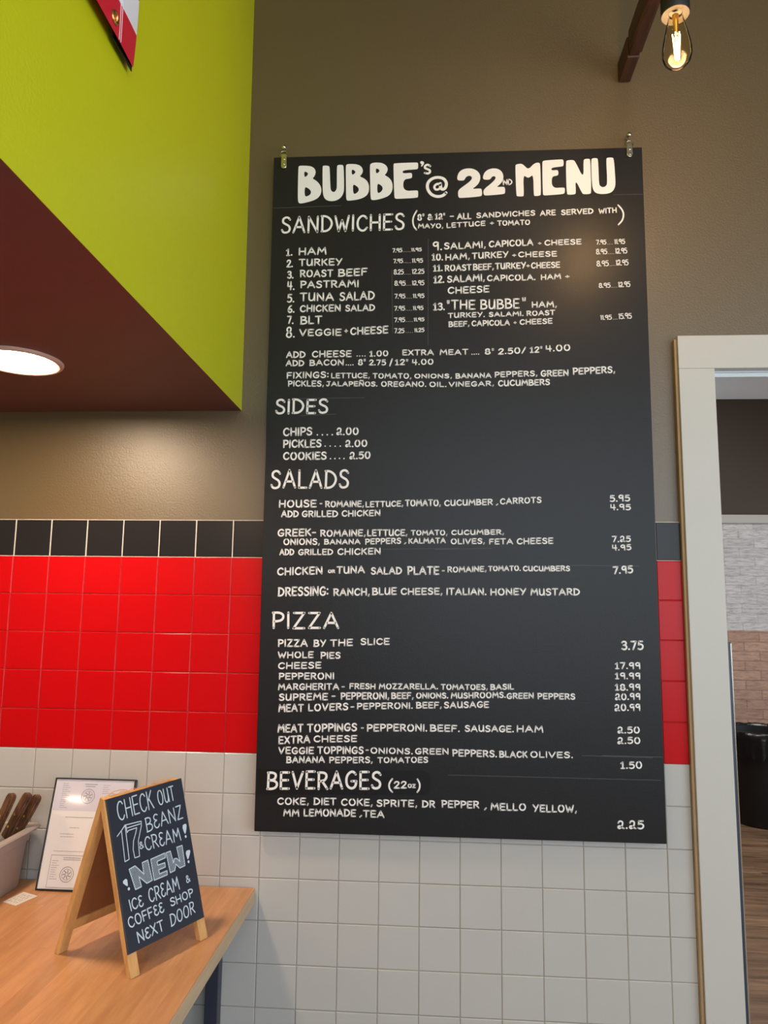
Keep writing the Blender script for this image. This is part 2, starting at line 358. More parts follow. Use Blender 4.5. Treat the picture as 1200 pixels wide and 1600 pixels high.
def filled(bm, loops, to3, smooth=2):
    loops = [chaikin(l, smooth) if smooth else l for l in loops]
    flat = [p for l in loops for p in l]
    tri = tessellate_polygon([[Vector((p[0], p[1], 0)) for p in l] for l in loops])
    v = [bm.verts.new(to3(p[0], p[1], 0)) for p in flat]
    for t3 in tri:
        try: bm.faces.new([v[i] for i in t3])
        except ValueError: pass

# lettering: (kind, text, left u, baseline v, right u, baseline v, cap height) in mm on the board
BOARD=[(755.4,-27.0,890.4),(1853.8,-27.0,892.1),(1855.4,-27.0,2867.4),(746.1,-27.0,2868.5)]
WORDS=[
('h','SANDWICHES',775.1,2618.1,1151.2,2620.4,55.2),
('b','(',1171.7,2617.2,1188.5,2619,64.4),
('b','8"',1188.3,2649.5,1210.3,2650,21.8),
('b','&',1218,2650.4,1234.8,2650.5,21.3),
('b','1§"',1240.4,2652,1272.5,2652.3,20.7),
('b','-',1285.2,2652.6,1297.9,2652.8,19),
('b','ALL',1306.6,2650.4,1350.2,2651,20.7),
('b','SANDWICHES',1363.9,2653.4,1538.6,2657.7,17.9),
('b','ARE',1551.6,2655.8,1598.6,2657.3,18.4),
('b','SERVED',1613.6,2657,1708.6,2659.5,18.3),
('b','WITH',1722.9,2658,1776.4,2660.5,17.8),
('b',')',1777.7,2620.8,1798.9,2621.4,67),
('b','MAYO,',1190,2624.9,1266.4,2624.2,16.4),
('b','LETTUCE',1275.1,2624,1391.5,2628.9,16.9),
('b','+',1404.1,2629.1,1416.7,2629.4,16.2),
('b','TOMATO',1425.8,2627.5,1523.2,2629,17.3),
('b','1.',792.5,2546,813.7,2546.4,24.3),
('b','HAM',830.9,2547.4,916.8,2547.8,25.2),
('b','2.',794.9,2509.7,816,2509.3,25.2),
('b','TURKEY',832.7,2512.9,964.8,2512.5,23.4),
('b','3.',798.1,2474.1,819.1,2473.7,25.5),
('b','ROAST',836.7,2476.9,938.4,2477.2,24.1),
('b','BEEF',952.2,2476.9,1041.2,2479.6,24.9),
('b','4.',799.1,2438.2,823.1,2437.8,28.4),
('b','PASTRAMI',838.9,2442.7,1016.1,2443.1,24.1),
('b','5.',800.3,2398.9,823.4,2398.6,27.5),
('b','TUNA',838.8,2401.4,942.1,2402.3,27.4),
('b','SALAD',957.9,2400.7,1064.2,2403.3,28.2),
('b','6.',802.6,2366.4,825.1,2366,26),
('b','CHICKEN',839.7,2368,963.6,2368.3,22.9),
('b','SALAD',976,2368.1,1065.5,2368.9,21.5),
('b','7.',802.3,2331.8,823.2,2331.5,25.9),
('b','BLT',842,2329.1,908.4,2331.2,26.8),
('b','8.',800.3,2288,827.8,2288.5,36.1),
('b','VEGGIE',840.1,2293.5,967.1,2293.2,22.8),
('b','+',974.4,2298.6,986.4,2298.9,20.1),
('b','CHEESE',991.8,2294.1,1105.4,2299,24.4),
('s','7.95',1114.1,2550.3,1144.4,2551,14),
('s','.....',1146.4,2551.8,1168.8,2551.3,14),
('s','11.95',1170,2552.6,1202.3,2552.8,11.9),
('s','7.95',1117.4,2516.1,1146.8,2516.8,14.4),
('s','.....',1148.8,2516.8,1170.3,2516.3,13.1),
('s','11.95',1172.4,2517.2,1206.2,2516.9,14.4),
('s','8.25',1119,2481.2,1149.1,2481.1,16.5),
('s','....',1151.2,2480.6,1169.3,2480.3,16.5),
('s','12.25',1172.6,2481.5,1210.4,2481.7,16.5),
('s','8.95',1121.4,2445.6,1155.2,2445.8,16),
('s','....',1156.4,2445.8,1171.2,2445.6,15.2),
('s','1§.95',1172.9,2446,1210.6,2446.2,16),
('s','7.95',1121.9,2405.8,1154.7,2406.2,15.1),
('s','....',1156.8,2406.1,1174,2405.8,15.1),
('s','11.95',1176,2406.7,1210.8,2406.5,14.2),
('s','7.95',1121.4,2368,1154.2,2368.4,15),
('s','....',1157.1,2368.3,1174.3,2368.1,14.2),
('s','11.95',1176.3,2369.3,1208.2,2369.3,13.7),
('s','7.95',1121.8,2332.5,1154.5,2332.9,14.9),
('s','....',1157.4,2333.7,1176.1,2333.4,13.2),
('s','11.95',1179,2334.2,1211.2,2334.2,12.4),
('s','7.25',1122.2,2298.8,1152.8,2298.8,15.8),
('s','....',1156.8,2300.1,1177.2,2299.8,14),
('s','11.25',1180.9,2301,1211.3,2301.5,13.6),
('b','9.',1233.8,2554.2,1263.4,2554.7,28.6),
('b','SALAMI,',1267.7,2556.3,1392.1,2558.8,22.4),
('b','CAPICOLA',1400.1,2560.4,1531.4,2563.2,21.6),
('b','+',1544.6,2564.6,1555.2,2564.4,12.5),
('b','CHEESE',1563.1,2562.5,1671.6,2564.1,18.2),
('b','10.',1231.3,2522.3,1266.2,2522.7,22.8),
('b','HAM,',1271.6,2522.1,1344.9,2524.6,21),
('b','TURKEY',1350.2,2524.4,1458.3,2527.9,21.1),
('b','+',1468.9,2527.7,1481.1,2528,14.7),
('b','CHEESE',1485.9,2527.3,1599.9,2527.8,18.2),
('b','11.',1235.7,2488.1,1265.2,2488.7,21.6),
('b','ROAST',1270,2488,1350.1,2489.3,21),
('b','BEEF,',1353.3,2489.3,1415.6,2490.9,20.9),
('b','TURKEY',1418.2,2490.8,1509.3,2492.5,20.9),
('b','+',1509.3,2493.6,1520.4,2493.9,15.2),
('b','CHEESE',1523,2491.6,1608.2,2492.8,19.7),
('b','12.',1236.9,2451.3,1270,2451.8,24.3),
('b','SALAMI,',1277,2452.3,1388.8,2455.9,22.6),
('b','CAPICOLA.',1394.1,2454.7,1536.7,2456,19.7),
('b','HAM',1550.9,2455.7,1610.2,2458,18),
('b','+',1621.7,2458.9,1634.8,2459.2,14.6),
('b','CHEESE',1278.6,2417.4,1401.8,2420.3,22.4),
('b','13.',1236.1,2367.1,1271.8,2367.6,24),
('b','"THE',1275.5,2368.1,1360.8,2368.5,30.8),
('b','BUBBE',1374,2368.3,1489.3,2369.3,31.8),
('b','"',1496.1,2370.3,1506.6,2370.7,33.3),
('b','HAM,',1523.4,2371,1596.5,2371.5,20),
('b','TURKEY.',1279.7,2343,1388.1,2344.7,16.7),
('b','SALAMI.',1398.7,2345.1,1500,2346.4,15.6),
('b','ROAST',1507.9,2346.3,1590.9,2347.8,16.6),
('b','BEEF,',1281.4,2315.2,1343.2,2317.1,17.7),
('b','CAPICOLA',1348.5,2317,1460.4,2318.2,18.3),
('b','+',1470.4,2320.9,1479.8,2321.3,13.2),
('b','CHEESE',1487.7,2319.5,1583.1,2322,17.7),
('s','7.95',1713,2562.1,1743.3,2562.6,15.2),
('s','....',1745.9,2562,1761.6,2562.2,16.3),
('s','11.95',1765.3,2562.7,1797.1,2563.1,16.3),
('s','8.95',1712.2,2532.3,1745.1,2532.1,17.4),
('s','....',1747.2,2532.1,1763.9,2532.3,18),
('s','1§.95',1767,2532.8,1802.4,2533.2,18),
('s','8.95',1712.9,2494.7,1748.3,2495.1,18.4),
('s','....',1750.4,2495.6,1766,2495.9,17.9),
('s','1§.95',1767.6,2496.4,1804.9,2496.8,18.4),
('s','8.95',1717.4,2428.8,1751.6,2428.8,15.6),
('s','....',1753.7,2428.7,1769.8,2429,16.7),
('s','1§.95',1772.4,2429.5,1808.1,2430.5,17.7),
('s','11.95',1719,2331.1,1752.5,2331.7,15.4),
('s','....',1754.6,2331.7,1768.5,2332,15.9),
('s','15.95',1770.6,2333.1,1809.1,2334.2,17.5),
('b','ADD',802.8,2227,861.5,2226.9,21.2),
('b','CHEESE',879.6,2226.7,998.3,2227.9,21.6),
('b','....',1012.4,2228.7,1039.3,2228.9,18.6),
('b','1.00',1049.7,2228.3,1106.6,2228.7,18.5),
('b','EXTRA',1146.5,2230.7,1239.5,2230.1,18.5),
('b','MEAT',1255.6,2230.3,1339.8,2230.9,18.1),
('b','....',1348.2,2230.8,1370.9,2231.1,17.5),
('b','8"',1386.7,2230.4,1414.8,2231.6,19),
('b','2.50/',1424.6,2230.5,1506,2233.2,19.5),
('b','12"',1515.8,2234.1,1553.4,2235.7,19),
('b','4.00',1560.7,2237.2,1632.8,2239.4,20.5),
('b','ADD',802.6,2201.5,858.4,2201,19.7),
('b','BACON',873.1,2201.8,976,2202.3,19.6),
('b','....',980.8,2201.7,1004.4,2202,19.5),
('b','8"',1017.1,2201.8,1040.7,2202.6,19.5),
('b','2.75',1049.2,2201.5,1099.9,2201,18.5),
('b','/',1108.9,2198.5,1119.6,2199.4,22.8),
('b','12"',1125.2,2201.3,1165.5,2201.3,18.9),
('b','4.00',1174.8,2201.2,1238.7,2202,18.5),
('b','FIXINGS:',806.1,2163.4,931.9,2164.7,21),
('b','LETTUCE,',938.1,2163.7,1053,2162.7,17),
('b','TOMATO,',1060.6,2161.7,1174.6,2160.2,16.9),
('b','ONIONS,',1182.1,2161.1,1292.1,2160.1,14.9),
('b','BANANA',1301.7,2159.3,1405.9,2160.5,16.4),
('b','PEPPERS,',1414.2,2161.9,1537.7,2164.4,17.9),
('b','GREEN',1545.9,2162.3,1626.4,2164.6,19.8),
('b','PEPPERS,',1637.1,2167.6,1757.5,2172,21.3),
('b','PICKLES,',810.6,2139.5,918.3,2138.7,19),
('b','JALAPEÑOS.',924,2139.6,1075.9,2137.4,16),
('b','OREGANO.',1085.3,2136.9,1218,2135.3,17.3),
('b','OIL.',1225.9,2135.3,1276.8,2134.4,16.3),
('b','VINEGAR,',1282,2134.5,1413.1,2136.5,16.3),
('b','CUCUMBERS',1423.8,2134.9,1572.7,2137.7,19.3),
('h','SIDES',775.2,2056.1,932.9,2056.2,46.9),
('b','CHIPS',800.5,1990.3,887.5,1992,25.9),
('b','....',899.7,1991.4,948.4,1991.7,24.3),
('b','§.00',956.8,1992.2,1023.5,1992.9,23.3),
('b','PICKLES',801.6,1954.6,915.5,1956.7,24.8),
('b','....',923.4,1958.1,972.4,1958.5,20.9),
('b','§.00',983.2,1956.6,1049.1,1958.3,22.2),
('b','COOKIES',802.7,1919.1,931.3,1919.9,24.6),
('b','....',939.7,1921.3,983.8,1922.2,22.1),
('b','§.50',996.4,1921.2,1058.9,1922.1,23.1),
('h','SALADS',768.6,1835,998.2,1835.3,56.8),
('b','HOUSE',795,1779.6,905.3,1780.9,23.1),
('b','-',913.4,1782.3,921.5,1782.4,20.2),
('b','ROMAINE,',929.2,1780.9,1041.9,1782.7,19.2),
('b','LETTUCE,',1045.3,1781.3,1154.4,1784.5,18.1),
('b','TOMATO,',1158.6,1784.5,1260.9,1785.8,20),
('b','CUCUMBER',1269.5,1785.4,1407.3,1789.4,18.7),
('b',',',1415.7,1789.4,1421.6,1789.4,16.6),
('b','CARROTS',1426.5,1790.9,1543.4,1795.3,18.6),
('b','ADD',802.6,1751.8,854.3,1752.5,20.6),
('b','GRILLED',862.5,1752.5,967.9,1753.4,20.1),
('b','CHICKEN',977.4,1753.9,1089.6,1757.2,19.1),
('b','GREEK-',793.8,1695.9,905.9,1698,22.9),
('b','ROMAINE,',916.9,1696.6,1048,1698.3,20.4),
('b','LETTUCE,',1051.3,1698.8,1166.8,1700.4,19.9),
('b','TOMATO,',1175.7,1701.9,1279.7,1702.5,16),
('b','CUCUMBER,',1289.4,1703.3,1438,1705.6,15.5),
('b','ONIONS,',811.3,1671.8,917.4,1673.5,19.5),
('b','BANANA',928.8,1674,1033.3,1675.6,16.5),
('b','PEPPERS',1046,1674.8,1149.2,1677.8,17.9),
('b',',',1156.7,1678.3,1162.3,1678.3,15.9),
('b','KALMATA',1168.9,1677.9,1275,1680,16.9),
('b','OLIVES,',1287.9,1677.4,1384.4,1679,16.9),
('b','FETA',1395.2,1677.1,1462.7,1678.5,17.3),
('b','CHEESE',1472,1678.1,1574.1,1680.7,18.3),
('b','ADD',801.2,1642.4,844.5,1643.2,18.9),
('b','GRILLED',855,1643.3,956,1645,18.4),
('b','CHICKEN',967.3,1644.1,1091.9,1647.4,19.8),
('b','5.95',1730.8,1799.3,1787.8,1800.4,19.9),
('b','4.95',1731.6,1775.4,1789,1776.1,17.9),
('b','7.§5',1733.9,1685.6,1786.2,1687,18.2),
('b','4.95',1733.3,1662.6,1786.9,1664,17.2),
('b','7.95',1733.8,1596.9,1789.7,1600.3,22.8),
('b','CHICKEN',795.9,1584.7,927.4,1590.1,23.4),
('b','OR',941.5,1593.5,962.7,1593.7,10.7),
('b','TUNA',966.1,1591.4,1047.3,1593.5,21.9),
('b','SALAD',1063.7,1589.9,1152.3,1591.7,21.9),
('b','PLATE',1166.3,1590.4,1256.7,1591.7,24.6),
('b','-',1263.6,1592.7,1271.9,1592.8,20.8),
('b','ROMAINE,',1278.6,1597.7,1388.3,1601.1,17.2),
('b','TOMATO.',1392.3,1602.1,1483.3,1604.4,15.7),
('b','CUCUMBERS',1488.1,1603,1618.6,1604.6,16.1),
('b','DRESSING:',800.1,1526.3,945.3,1529.8,27),
('b','RANCH,',958,1529,1062.2,1531.1,22.2),
('b','BLUE',1067.8,1532,1138,1534.2,21.8),
('b','CHEESE,',1148.2,1533.8,1266,1536.1,20.3),
('b','ITALIAN.',1275.7,1534.9,1387.9,1536.1,20.5),
('b','HONEY',1397.7,1535.3,1497.4,1537.3,20.4),
('b','MUSTARD',1508,1536.5,1644,1538.4,20.4),
('h','PIZZA',785.6,1434.5,977.7,1437.2,48.5),
('b','PIZZA',804.5,1385.7,890.2,1387,22),
('b','BY',905.6,1386.8,941.5,1387.8,21),
('b','THE',952.2,1388,1017.1,1391.3,20.5),
('b','SLICE',1037.5,1393.9,1119.6,1396,19.5),
('b','WHOLE',805.6,1353.8,907.3,1356.4,19.1),
('b','PIES',926,1354.4,983.1,1355.4,19.5),
('b','CHEESE',807,1324,929.8,1328.4,19.5),
('b','PEPPERONI',810.2,1295.6,966.6,1298.9,19.4),
('b','MARGHERITA',808.8,1266.7,981.1,1270.9,18.9),
('b','-',987,1271.4,996.3,1271.6,17.5),
('b','FRESH',1008.6,1273.6,1082.1,1274.1,16.6),
('b','MOZZARELLA.',1090.3,1274.3,1254.2,1277.4,16.5),
('b','TOMATOES,',1261.1,1276.4,1389.6,1278.3,16),
('b','BASIL',1396,1278.5,1460.9,1280.7,16.5),
('b','SUPREME',812,1237.5,950.3,1242.5,20.2),
('b','-',959.5,1244.1,971,1244.3,19.6),
('b','PEPPERONI,',984.8,1244.1,1120.3,1248.2,20.1),
('b','BEEF,',1124.9,1248.7,1187.2,1250.4,18.2),
('b','ONIONS.',1193.1,1251.4,1282.3,1253.6,16.8),
('b','MUSHROOMS.',1288.3,1253.1,1438.6,1258,17),
('b','GREEN',1440,1255.1,1514.4,1257.6,16.9),
('b','PEPPERS',1523.1,1256.3,1625.1,1256.9,17.3),
('b','MEAT',811.6,1207.1,883.3,1209.9,22.4),
('b','LOVERS',894.8,1211.1,1007.4,1216.5,20.9),
('b','-',1012.9,1216.7,1023.9,1217.3,19.1),
('b','PEPPERONI.',1030.3,1219.2,1185.1,1223.8,18.3),
('b','BEEF,',1193.3,1224.8,1264.3,1226.7,18.2),
('b','SAUSAGE',1269.6,1227.1,1392.8,1231,18.3),
('b','MEAT',811,1151.5,883.9,1154.5,23.1),
('b','TOPPINGS',893.1,1154.7,1032.6,1160.9,23),
('b','-',1042.7,1160.3,1050.9,1160.4,20.7),
('b','PEPPERONI.',1058.6,1160.6,1225.3,1164.4,20.7),
('b','BEEF.',1231.6,1164.5,1313.7,1165.1,19.3),
('b','SAUSAGE.',1326.2,1166.2,1459.6,1167.3,18.7),
('b','HAM',1466,1167.9,1538.3,1168.2,19.1),
('b','EXTRA',814.3,1121.5,903.9,1125.8,22.1),
('b','CHEESE',912.1,1128.2,1033.1,1132.3,18.9),
('b','VEGGIE',815.1,1095,914.7,1097,19.8),
('b','TOPPINGS',923,1097.7,1051.8,1100.8,21),
('b','-',1056.4,1102.2,1065.4,1102.5,18.8),
('b','ONIONS.',1069.5,1102.1,1186,1103.2,17.1),
('b','GREEN',1191.4,1103.4,1283.7,1104.8,17.4),
('b','PEPPERS.',1292.3,1100.6,1413.8,1100.7,19.5),
('b','BLACK',1418.6,1100.8,1495.2,1101.3,18.5),
('b','OLIVES.',1501.5,1102.4,1615.6,1103.8,17.5),
('b','BANANA',837.9,1071.4,945.4,1074.6,18.9),
('b','PEPPERS,',956.4,1074,1077.1,1077.5,17.9),
('b','TOMATOES',1089.3,1077.8,1227.9,1081.7,16.5),
('b','3.75',1750.6,1390.9,1811.1,1392.8,25.8),
('b','17.99',1732.2,1340.2,1801.2,1341.4,18.9),
('b','19.99',1731.5,1313.2,1800.3,1314.5,18.3),
('b','18.99',1730.6,1282.9,1799.4,1284.7,18.8),
('b','§0.99',1729.9,1257.5,1798.5,1260.3,18.7),
('b','§0.99',1727.6,1228.9,1797.6,1230.8,19.5),
('b','§.50',1733.6,1170.7,1794.2,1172.1,18.9),
('b','§.50',1732.8,1143.3,1794.7,1144.8,18.9),
('b','1.50',1739,1079.3,1797.3,1080.8,19.6),
('h','BEVERAGES',785.5,999.7,1101.9,1009.3,49.7),
('b','(',1118.7,1001.1,1133.1,1001.5,39.4),
('b','22',1133.9,1012.5,1170.2,1013.5,20.6),
('b','oz',1172.1,1014.9,1194.9,1015.5,11.4),
('b',')',1196.4,1003.2,1208.3,1003.5,38.5),
('b','COKE,',816,960.9,904.1,963.4,19.8),
('b','DIET',916.2,963.7,979.4,964.6,19.8),
('b','COKE,',991.4,963.6,1078.6,965.2,19.7),
('b','SPRITE,',1088.2,964.1,1199,965.9,19.6),
('b','DR',1210.9,965.4,1247.3,965.5,19.5),
('b','PEPPER',1263.4,966.8,1365.2,967.3,19.8),
('b',',',1377.3,965.3,1384,965.5,19.7),
('b','MELLO',1394.2,963.8,1489.8,964.6,19.7),
('b','YELLOW,',1506,962.2,1623.1,964.1,20.1),
('b','MM',833.9,932,878.9,932,19.2),
('b','LEMONADE',889.5,933.2,1033.6,936.1,20.6),
('b',',',1042.2,936.8,1049.4,937,19.1),
('b','TEA',1051.8,935.7,1110.9,935.6,19.6),
('b','§.§5',1726.2,925.9,1796.8,927.1,22.8),
]
TITLE=[[[(823.0,2832.6),(824.9,2837.1),(830.2,2838.6),(855.5,2837.3),(868.9,2832.4),(875.9,2823.2),(877.2,2812.5),(873.3,2801.4),(867.2,2794.9),(878.9,2788.4),(889.7,2776.9),(895.8,2763.4),(896.1,2747.8),(889.6,2734.0),(876.8,2724.9),(858.6,2719.3),(836.7,2714.3),(828.3,2715.7),(825.0,2721.9),(823.7,2749.7)],[(841.2,2819.7),(850.8,2816.1),(854.1,2810.4),(850.1,2803.7),(842.8,2799.5)],[(844.2,2768.7),(854.8,2764.5),(864.0,2755.3),(864.2,2745.8),(857.1,2738.8),(845.1,2735.8)]],[[(897.8,2833.8),(899.8,2836.5),(913.5,2836.1),(918.8,2833.1),(920.0,2825.3),(923.5,2763.7),(925.8,2753.6),(932.2,2749.0),(937.4,2750.0),(942.4,2757.6),(943.2,2768.7),(941.9,2833.0),(945.0,2837.4),(958.1,2837.6),(961.8,2834.1),(963.1,2824.0),(965.9,2759.8),(963.6,2743.2),(956.5,2730.6),(944.7,2722.1),(929.2,2719.1),(913.4,2722.3),(904.3,2732.0),(900.8,2747.6),(899.3,2769.9)]],[[(969.2,2832.2),(971.2,2837.8),(979.0,2839.8),(999.9,2838.6),(1013.1,2833.7),(1020.5,2824.5),(1022.3,2813.3),(1017.8,2803.4),(1011.6,2798.0),(1026.8,2790.9),(1037.4,2780.0),(1042.3,2763.2),(1040.5,2743.9),(1032.9,2733.0),(1017.5,2725.1),(999.4,2721.2),(978.6,2719.5),(973.4,2722.4),(972.1,2734.6),(970.5,2790.2)],[(987.2,2821.6),(995.6,2818.6),(999.9,2812.8),(995.8,2806.3),(988.5,2803.1)],[(991.7,2772.9),(1001.1,2768.8),(1010.1,2760.2),(1010.3,2751.3),(1004.2,2743.7),(993.9,2739.6)]],[[(1042.9,2831.7),(1045.4,2838.3),(1054.7,2842.0),(1073.0,2841.4),(1086.0,2837.1),(1095.5,2827.9),(1098.2,2816.7),(1093.7,2805.7),(1087.5,2800.3),(1101.1,2792.1),(1110.6,2779.6),(1113.9,2761.2),(1110.9,2744.7),(1101.8,2732.3),(1084.8,2725.0),(1064.2,2720.0),(1051.3,2719.8),(1046.5,2724.4),(1044.5,2788.1)],[(1061.2,2823.3),(1069.6,2820.3),(1073.3,2814.6),(1069.2,2808.6),(1062.0,2805.5)],[(1066.1,2773.6),(1075.4,2769.5),(1082.8,2761.5),(1082.9,2752.7),(1076.8,2744.5),(1067.0,2740.4)]],[[(1114.7,2831.8),(1116.2,2836.2),(1118.2,2837.8),(1184.6,2838.6),(1188.7,2836.8),(1189.8,2834.0),(1189.8,2820.7),(1188.3,2817.4),(1184.7,2815.8),(1142.3,2814.3),(1143.5,2803.1),(1168.3,2805.7),(1171.9,2801.2),(1171.5,2790.1),(1168.4,2786.9),(1144.7,2784.2),(1146.0,2746.5),(1185.2,2747.7),(1189.3,2746.5),(1190.3,2743.1),(1190.4,2727.7),(1187.9,2723.4),(1126.1,2721.7),(1121.0,2723.5),(1118.3,2728.0)]],[[(1195.9,2840.5),(1201.1,2843.2),(1207.8,2839.0),(1207.9,2833.5),(1201.2,2823.7),(1197.6,2825.4),(1201.2,2831.4),(1196.5,2834.9)]],[[(1307.2,2781.8),(1309.8,2797.2),(1318.5,2809.1),(1333.9,2814.7),(1351.8,2814.2),(1367.1,2806.6),(1376.2,2794.2),(1377.1,2778.7),(1372.0,2765.1),(1361.7,2754.4),(1351.5,2747.5),(1377.0,2749.0),(1381.0,2745.6),(1382.0,2728.1),(1377.9,2722.7),(1318.3,2719.4),(1311.7,2721.2),(1309.7,2733.9),(1311.7,2746.4),(1331.2,2760.7),(1346.5,2773.0),(1352.7,2782.2),(1349.1,2789.4),(1341.5,2790.8),(1333.8,2786.6),(1330.2,2778.9),(1326.1,2775.2),(1310.8,2776.2)]],[[(1383.8,2782.9),(1388.5,2799.3),(1400.2,2809.5),(1415.6,2812.9),(1430.8,2810.2),(1442.4,2800.0),(1446.3,2785.0),(1443.2,2770.3),(1432.9,2757.9),(1424.2,2751.6),(1445.5,2752.6),(1450.1,2749.2),(1450.4,2732.8),(1446.8,2728.5),(1393.1,2725.1),(1387.0,2727.4),(1385.1,2739.0),(1389.7,2748.1),(1407.6,2762.5),(1420.4,2775.8),(1423.0,2782.9),(1418.9,2787.4),(1411.8,2786.0),(1407.7,2778.9),(1402.6,2775.8),(1387.3,2776.8)]],[[(1481.2,2817.0),(1483.3,2823.0),(1497.0,2825.4),(1504.6,2822.4),(1519.5,2804.9),(1535.0,2822.6),(1545.2,2827.2),(1552.7,2826.5),(1555.7,2820.3),(1556.2,2727.2),(1553.6,2720.8),(1537.5,2719.6),(1534.6,2724.0),(1534.5,2789.6),(1523.3,2780.1),(1516.7,2779.1),(1504.2,2788.8),(1505.9,2723.1),(1502.3,2719.4),(1485.7,2720.4),(1483.2,2724.8)]],[[(1561.3,2825.6),(1562.9,2830.6),(1566.5,2833.2),(1618.5,2835.5),(1623.0,2834.2),(1624.4,2829.3),(1624.7,2818.3),(1622.6,2813.9),(1619.6,2812.4),(1587.8,2809.5),(1588.1,2800.1),(1604.3,2801.8),(1608.2,2798.4),(1608.5,2787.5),(1604.9,2783.2),(1587.8,2780.9),(1589.2,2743.8),(1621.8,2745.1),(1625.8,2743.3),(1626.7,2740.0),(1626.0,2728.1),(1621.9,2723.8),(1568.7,2720.9),(1563.2,2722.2),(1561.3,2726.6)]],[[(1631.0,2827.4),(1635.1,2831.7),(1651.2,2832.8),(1658.6,2828.2),(1682.4,2770.1),(1682.8,2829.1),(1686.4,2834.5),(1699.5,2835.2),(1703.4,2830.7),(1703.8,2727.1),(1699.7,2722.3),(1681.3,2721.7),(1676.4,2725.6),(1657.4,2770.8),(1658.9,2726.1),(1654.8,2721.9),(1636.3,2721.3),(1631.4,2725.2)]],[[(1705.4,2830.7),(1709.0,2836.0),(1721.5,2836.7),(1726.4,2832.2),(1726.4,2755.2),(1730.2,2745.9),(1738.1,2742.4),(1746.6,2745.4),(1751.4,2756.1),(1749.5,2832.6),(1753.6,2836.9),(1767.6,2837.0),(1772.4,2833.0),(1775.2,2756.6),(1772.8,2740.4),(1764.5,2727.0),(1750.9,2721.5),(1731.0,2720.9),(1716.2,2724.6),(1709.0,2735.6),(1706.0,2753.1)]]]
TSTROKE=[(6.7,[(1226.0,2825.1),(1218.7,2829.8),(1211.5,2826.7),(1210.5,2820.0),(1217.2,2816.0),(1224.5,2811.9),(1225.5,2805.7),(1219.9,2801.5),(1210.1,2803.4)]),(9.1,[(1273.9,2737.6),(1264.7,2729.0),(1247.9,2726.2),(1230.4,2733.8),(1219.1,2751.7),(1220.0,2771.0),(1232.3,2783.9),(1249.2,2787.9),(1266.2,2783.0),(1274.9,2769.5),(1272.4,2754.1),(1264.2,2748.8),(1258.5,2754.5),(1257.0,2767.8)]),(6.9,[(1256.0,2762.8),(1249.8,2766.9),(1242.6,2763.8),(1239.1,2756.7),(1242.7,2749.4),(1249.8,2748.7),(1256.0,2753.5),(1256.0,2762.8)]),(3.7,[(1445.6,2758.7),(1445.2,2774.0),(1455.2,2759.5),(1455.9,2774.8)]),(3.7,[(1460.4,2774.2),(1460.8,2758.8),(1466.9,2760.8),(1470.5,2767.3),(1466.5,2773.4),(1460.4,2774.2)])]
GUIDES=[[(748.9,2701.6),(958.1,2704.6)],[(1768.2,2718.3),(1852.2,2717.7)],[(1221.5,2591.9),(1222.1,2262.4)],[(1113.9,2495.7),(1118.0,2301.8)],[(1281.4,1052.0),(1844.9,1053.0)],[(1639.7,1111.5),(1825.3,1110.4)],[(1620.3,1621.2),(1807.0,1620.8)],[(1245.0,1662.7),(1402.5,1667.2)],[(1691.2,1112.7),(1852.1,1112.7)],[(826.9,2103.1),(1038.9,2105.0)],[(852.0,2051.9),(955.4,2056.1)],[(1097.9,1662.4),(1312.1,1666.2)]]
PATCH=[(749.3,1054.1),(1213.7,1061.4),(1230.4,1056.3),(1234.2,1042.7),(1232.9,1010.6),(1223.5,998.9),(1202.2,997.0),(750.2,987.2)]
AWORDS=[
('CHECK',26.9,303.3,132.7,308.2,26.7,345.4),
('OUT',145.7,310.4,200.6,311.7,145.7,345.1),
('BεANZ',98.9,262.6,214.5,267.7,98.3,294.4),
('&',71.7,233.1,84.3,233.5,71.2,249),
('CRεAM',86.8,226.1,196,221.5,86.3,256.9),
('ICε',21.6,121.9,58.6,121.8,19.6,145.7),
('CRεAM',74.2,120.7,165.9,122.3,73.4,150.3),
('&',187.4,128.2,201.6,127.8,186.3,144.8),
('COFFεε',11.1,91.3,111.3,92.2,8.3,113.6),
('SHOP',130.9,95.8,203.6,96.2,129.7,114.1),
('NεXT',28.2,57.5,102.8,57.9,26.7,80.3),
('DOOR',121.2,57.5,198.8,61.6,122.1,83.7),
]
ASTROKE=[[(17.3,274.7),(41.9,291.1)],[(30.9,283.3),(27.2,220.2),(39.0,221.9),(42.7,292.6),(30.9,283.3)],[(44.7,292.1),(88.2,290.0),(86.6,280.5),(77.9,264.1),(71.2,251.5),(68.0,220.4),(54.7,220.6),(53.7,237.8),(58.2,254.8),(67.3,268.7),(73.1,279.6),(49.2,279.2),(45.0,275.8),(44.7,292.1)],[(45.9,285.1),(84.8,285.0)]]
AHATCH=[[(34.7,202.5),(51.8,204.9),(71.7,182.5),(72.4,205.8),(88.7,206.7),(91.8,163.7),(75.6,162.1),(57.3,181.3),(59.8,160.0),(43.0,159.2)],[(97.0,206.1),(139.9,207.9),(139.6,198.2),(113.9,197.0),(113.7,188.9),(135.1,188.5),(134.3,179.4),(114.4,178.9),(114.7,170.3),(137.4,170.7),(136.5,162.4),(97.0,162.1)],[(143.6,207.5),(156.8,207.6),(160.0,181.0),(164.1,188.8),(172.3,187.6),(179.7,178.3),(177.6,210.6),(195.2,210.3),(192.9,166.2),(176.3,165.5),(166.4,176.7),(160.4,164.8),(145.8,163.8)]]
AFILL=[[(205.3,252.2),(218.9,254.5),(220.6,248.6),(213.0,232.4),(209.1,232.9)],[(201.7,195.7),(217.4,195.2),(216.2,188.6),(206.5,176.2),(203.2,178.0)],[(10.6,183.4),(25.7,188.5),(25.3,172.4),(22.6,171.7)]]
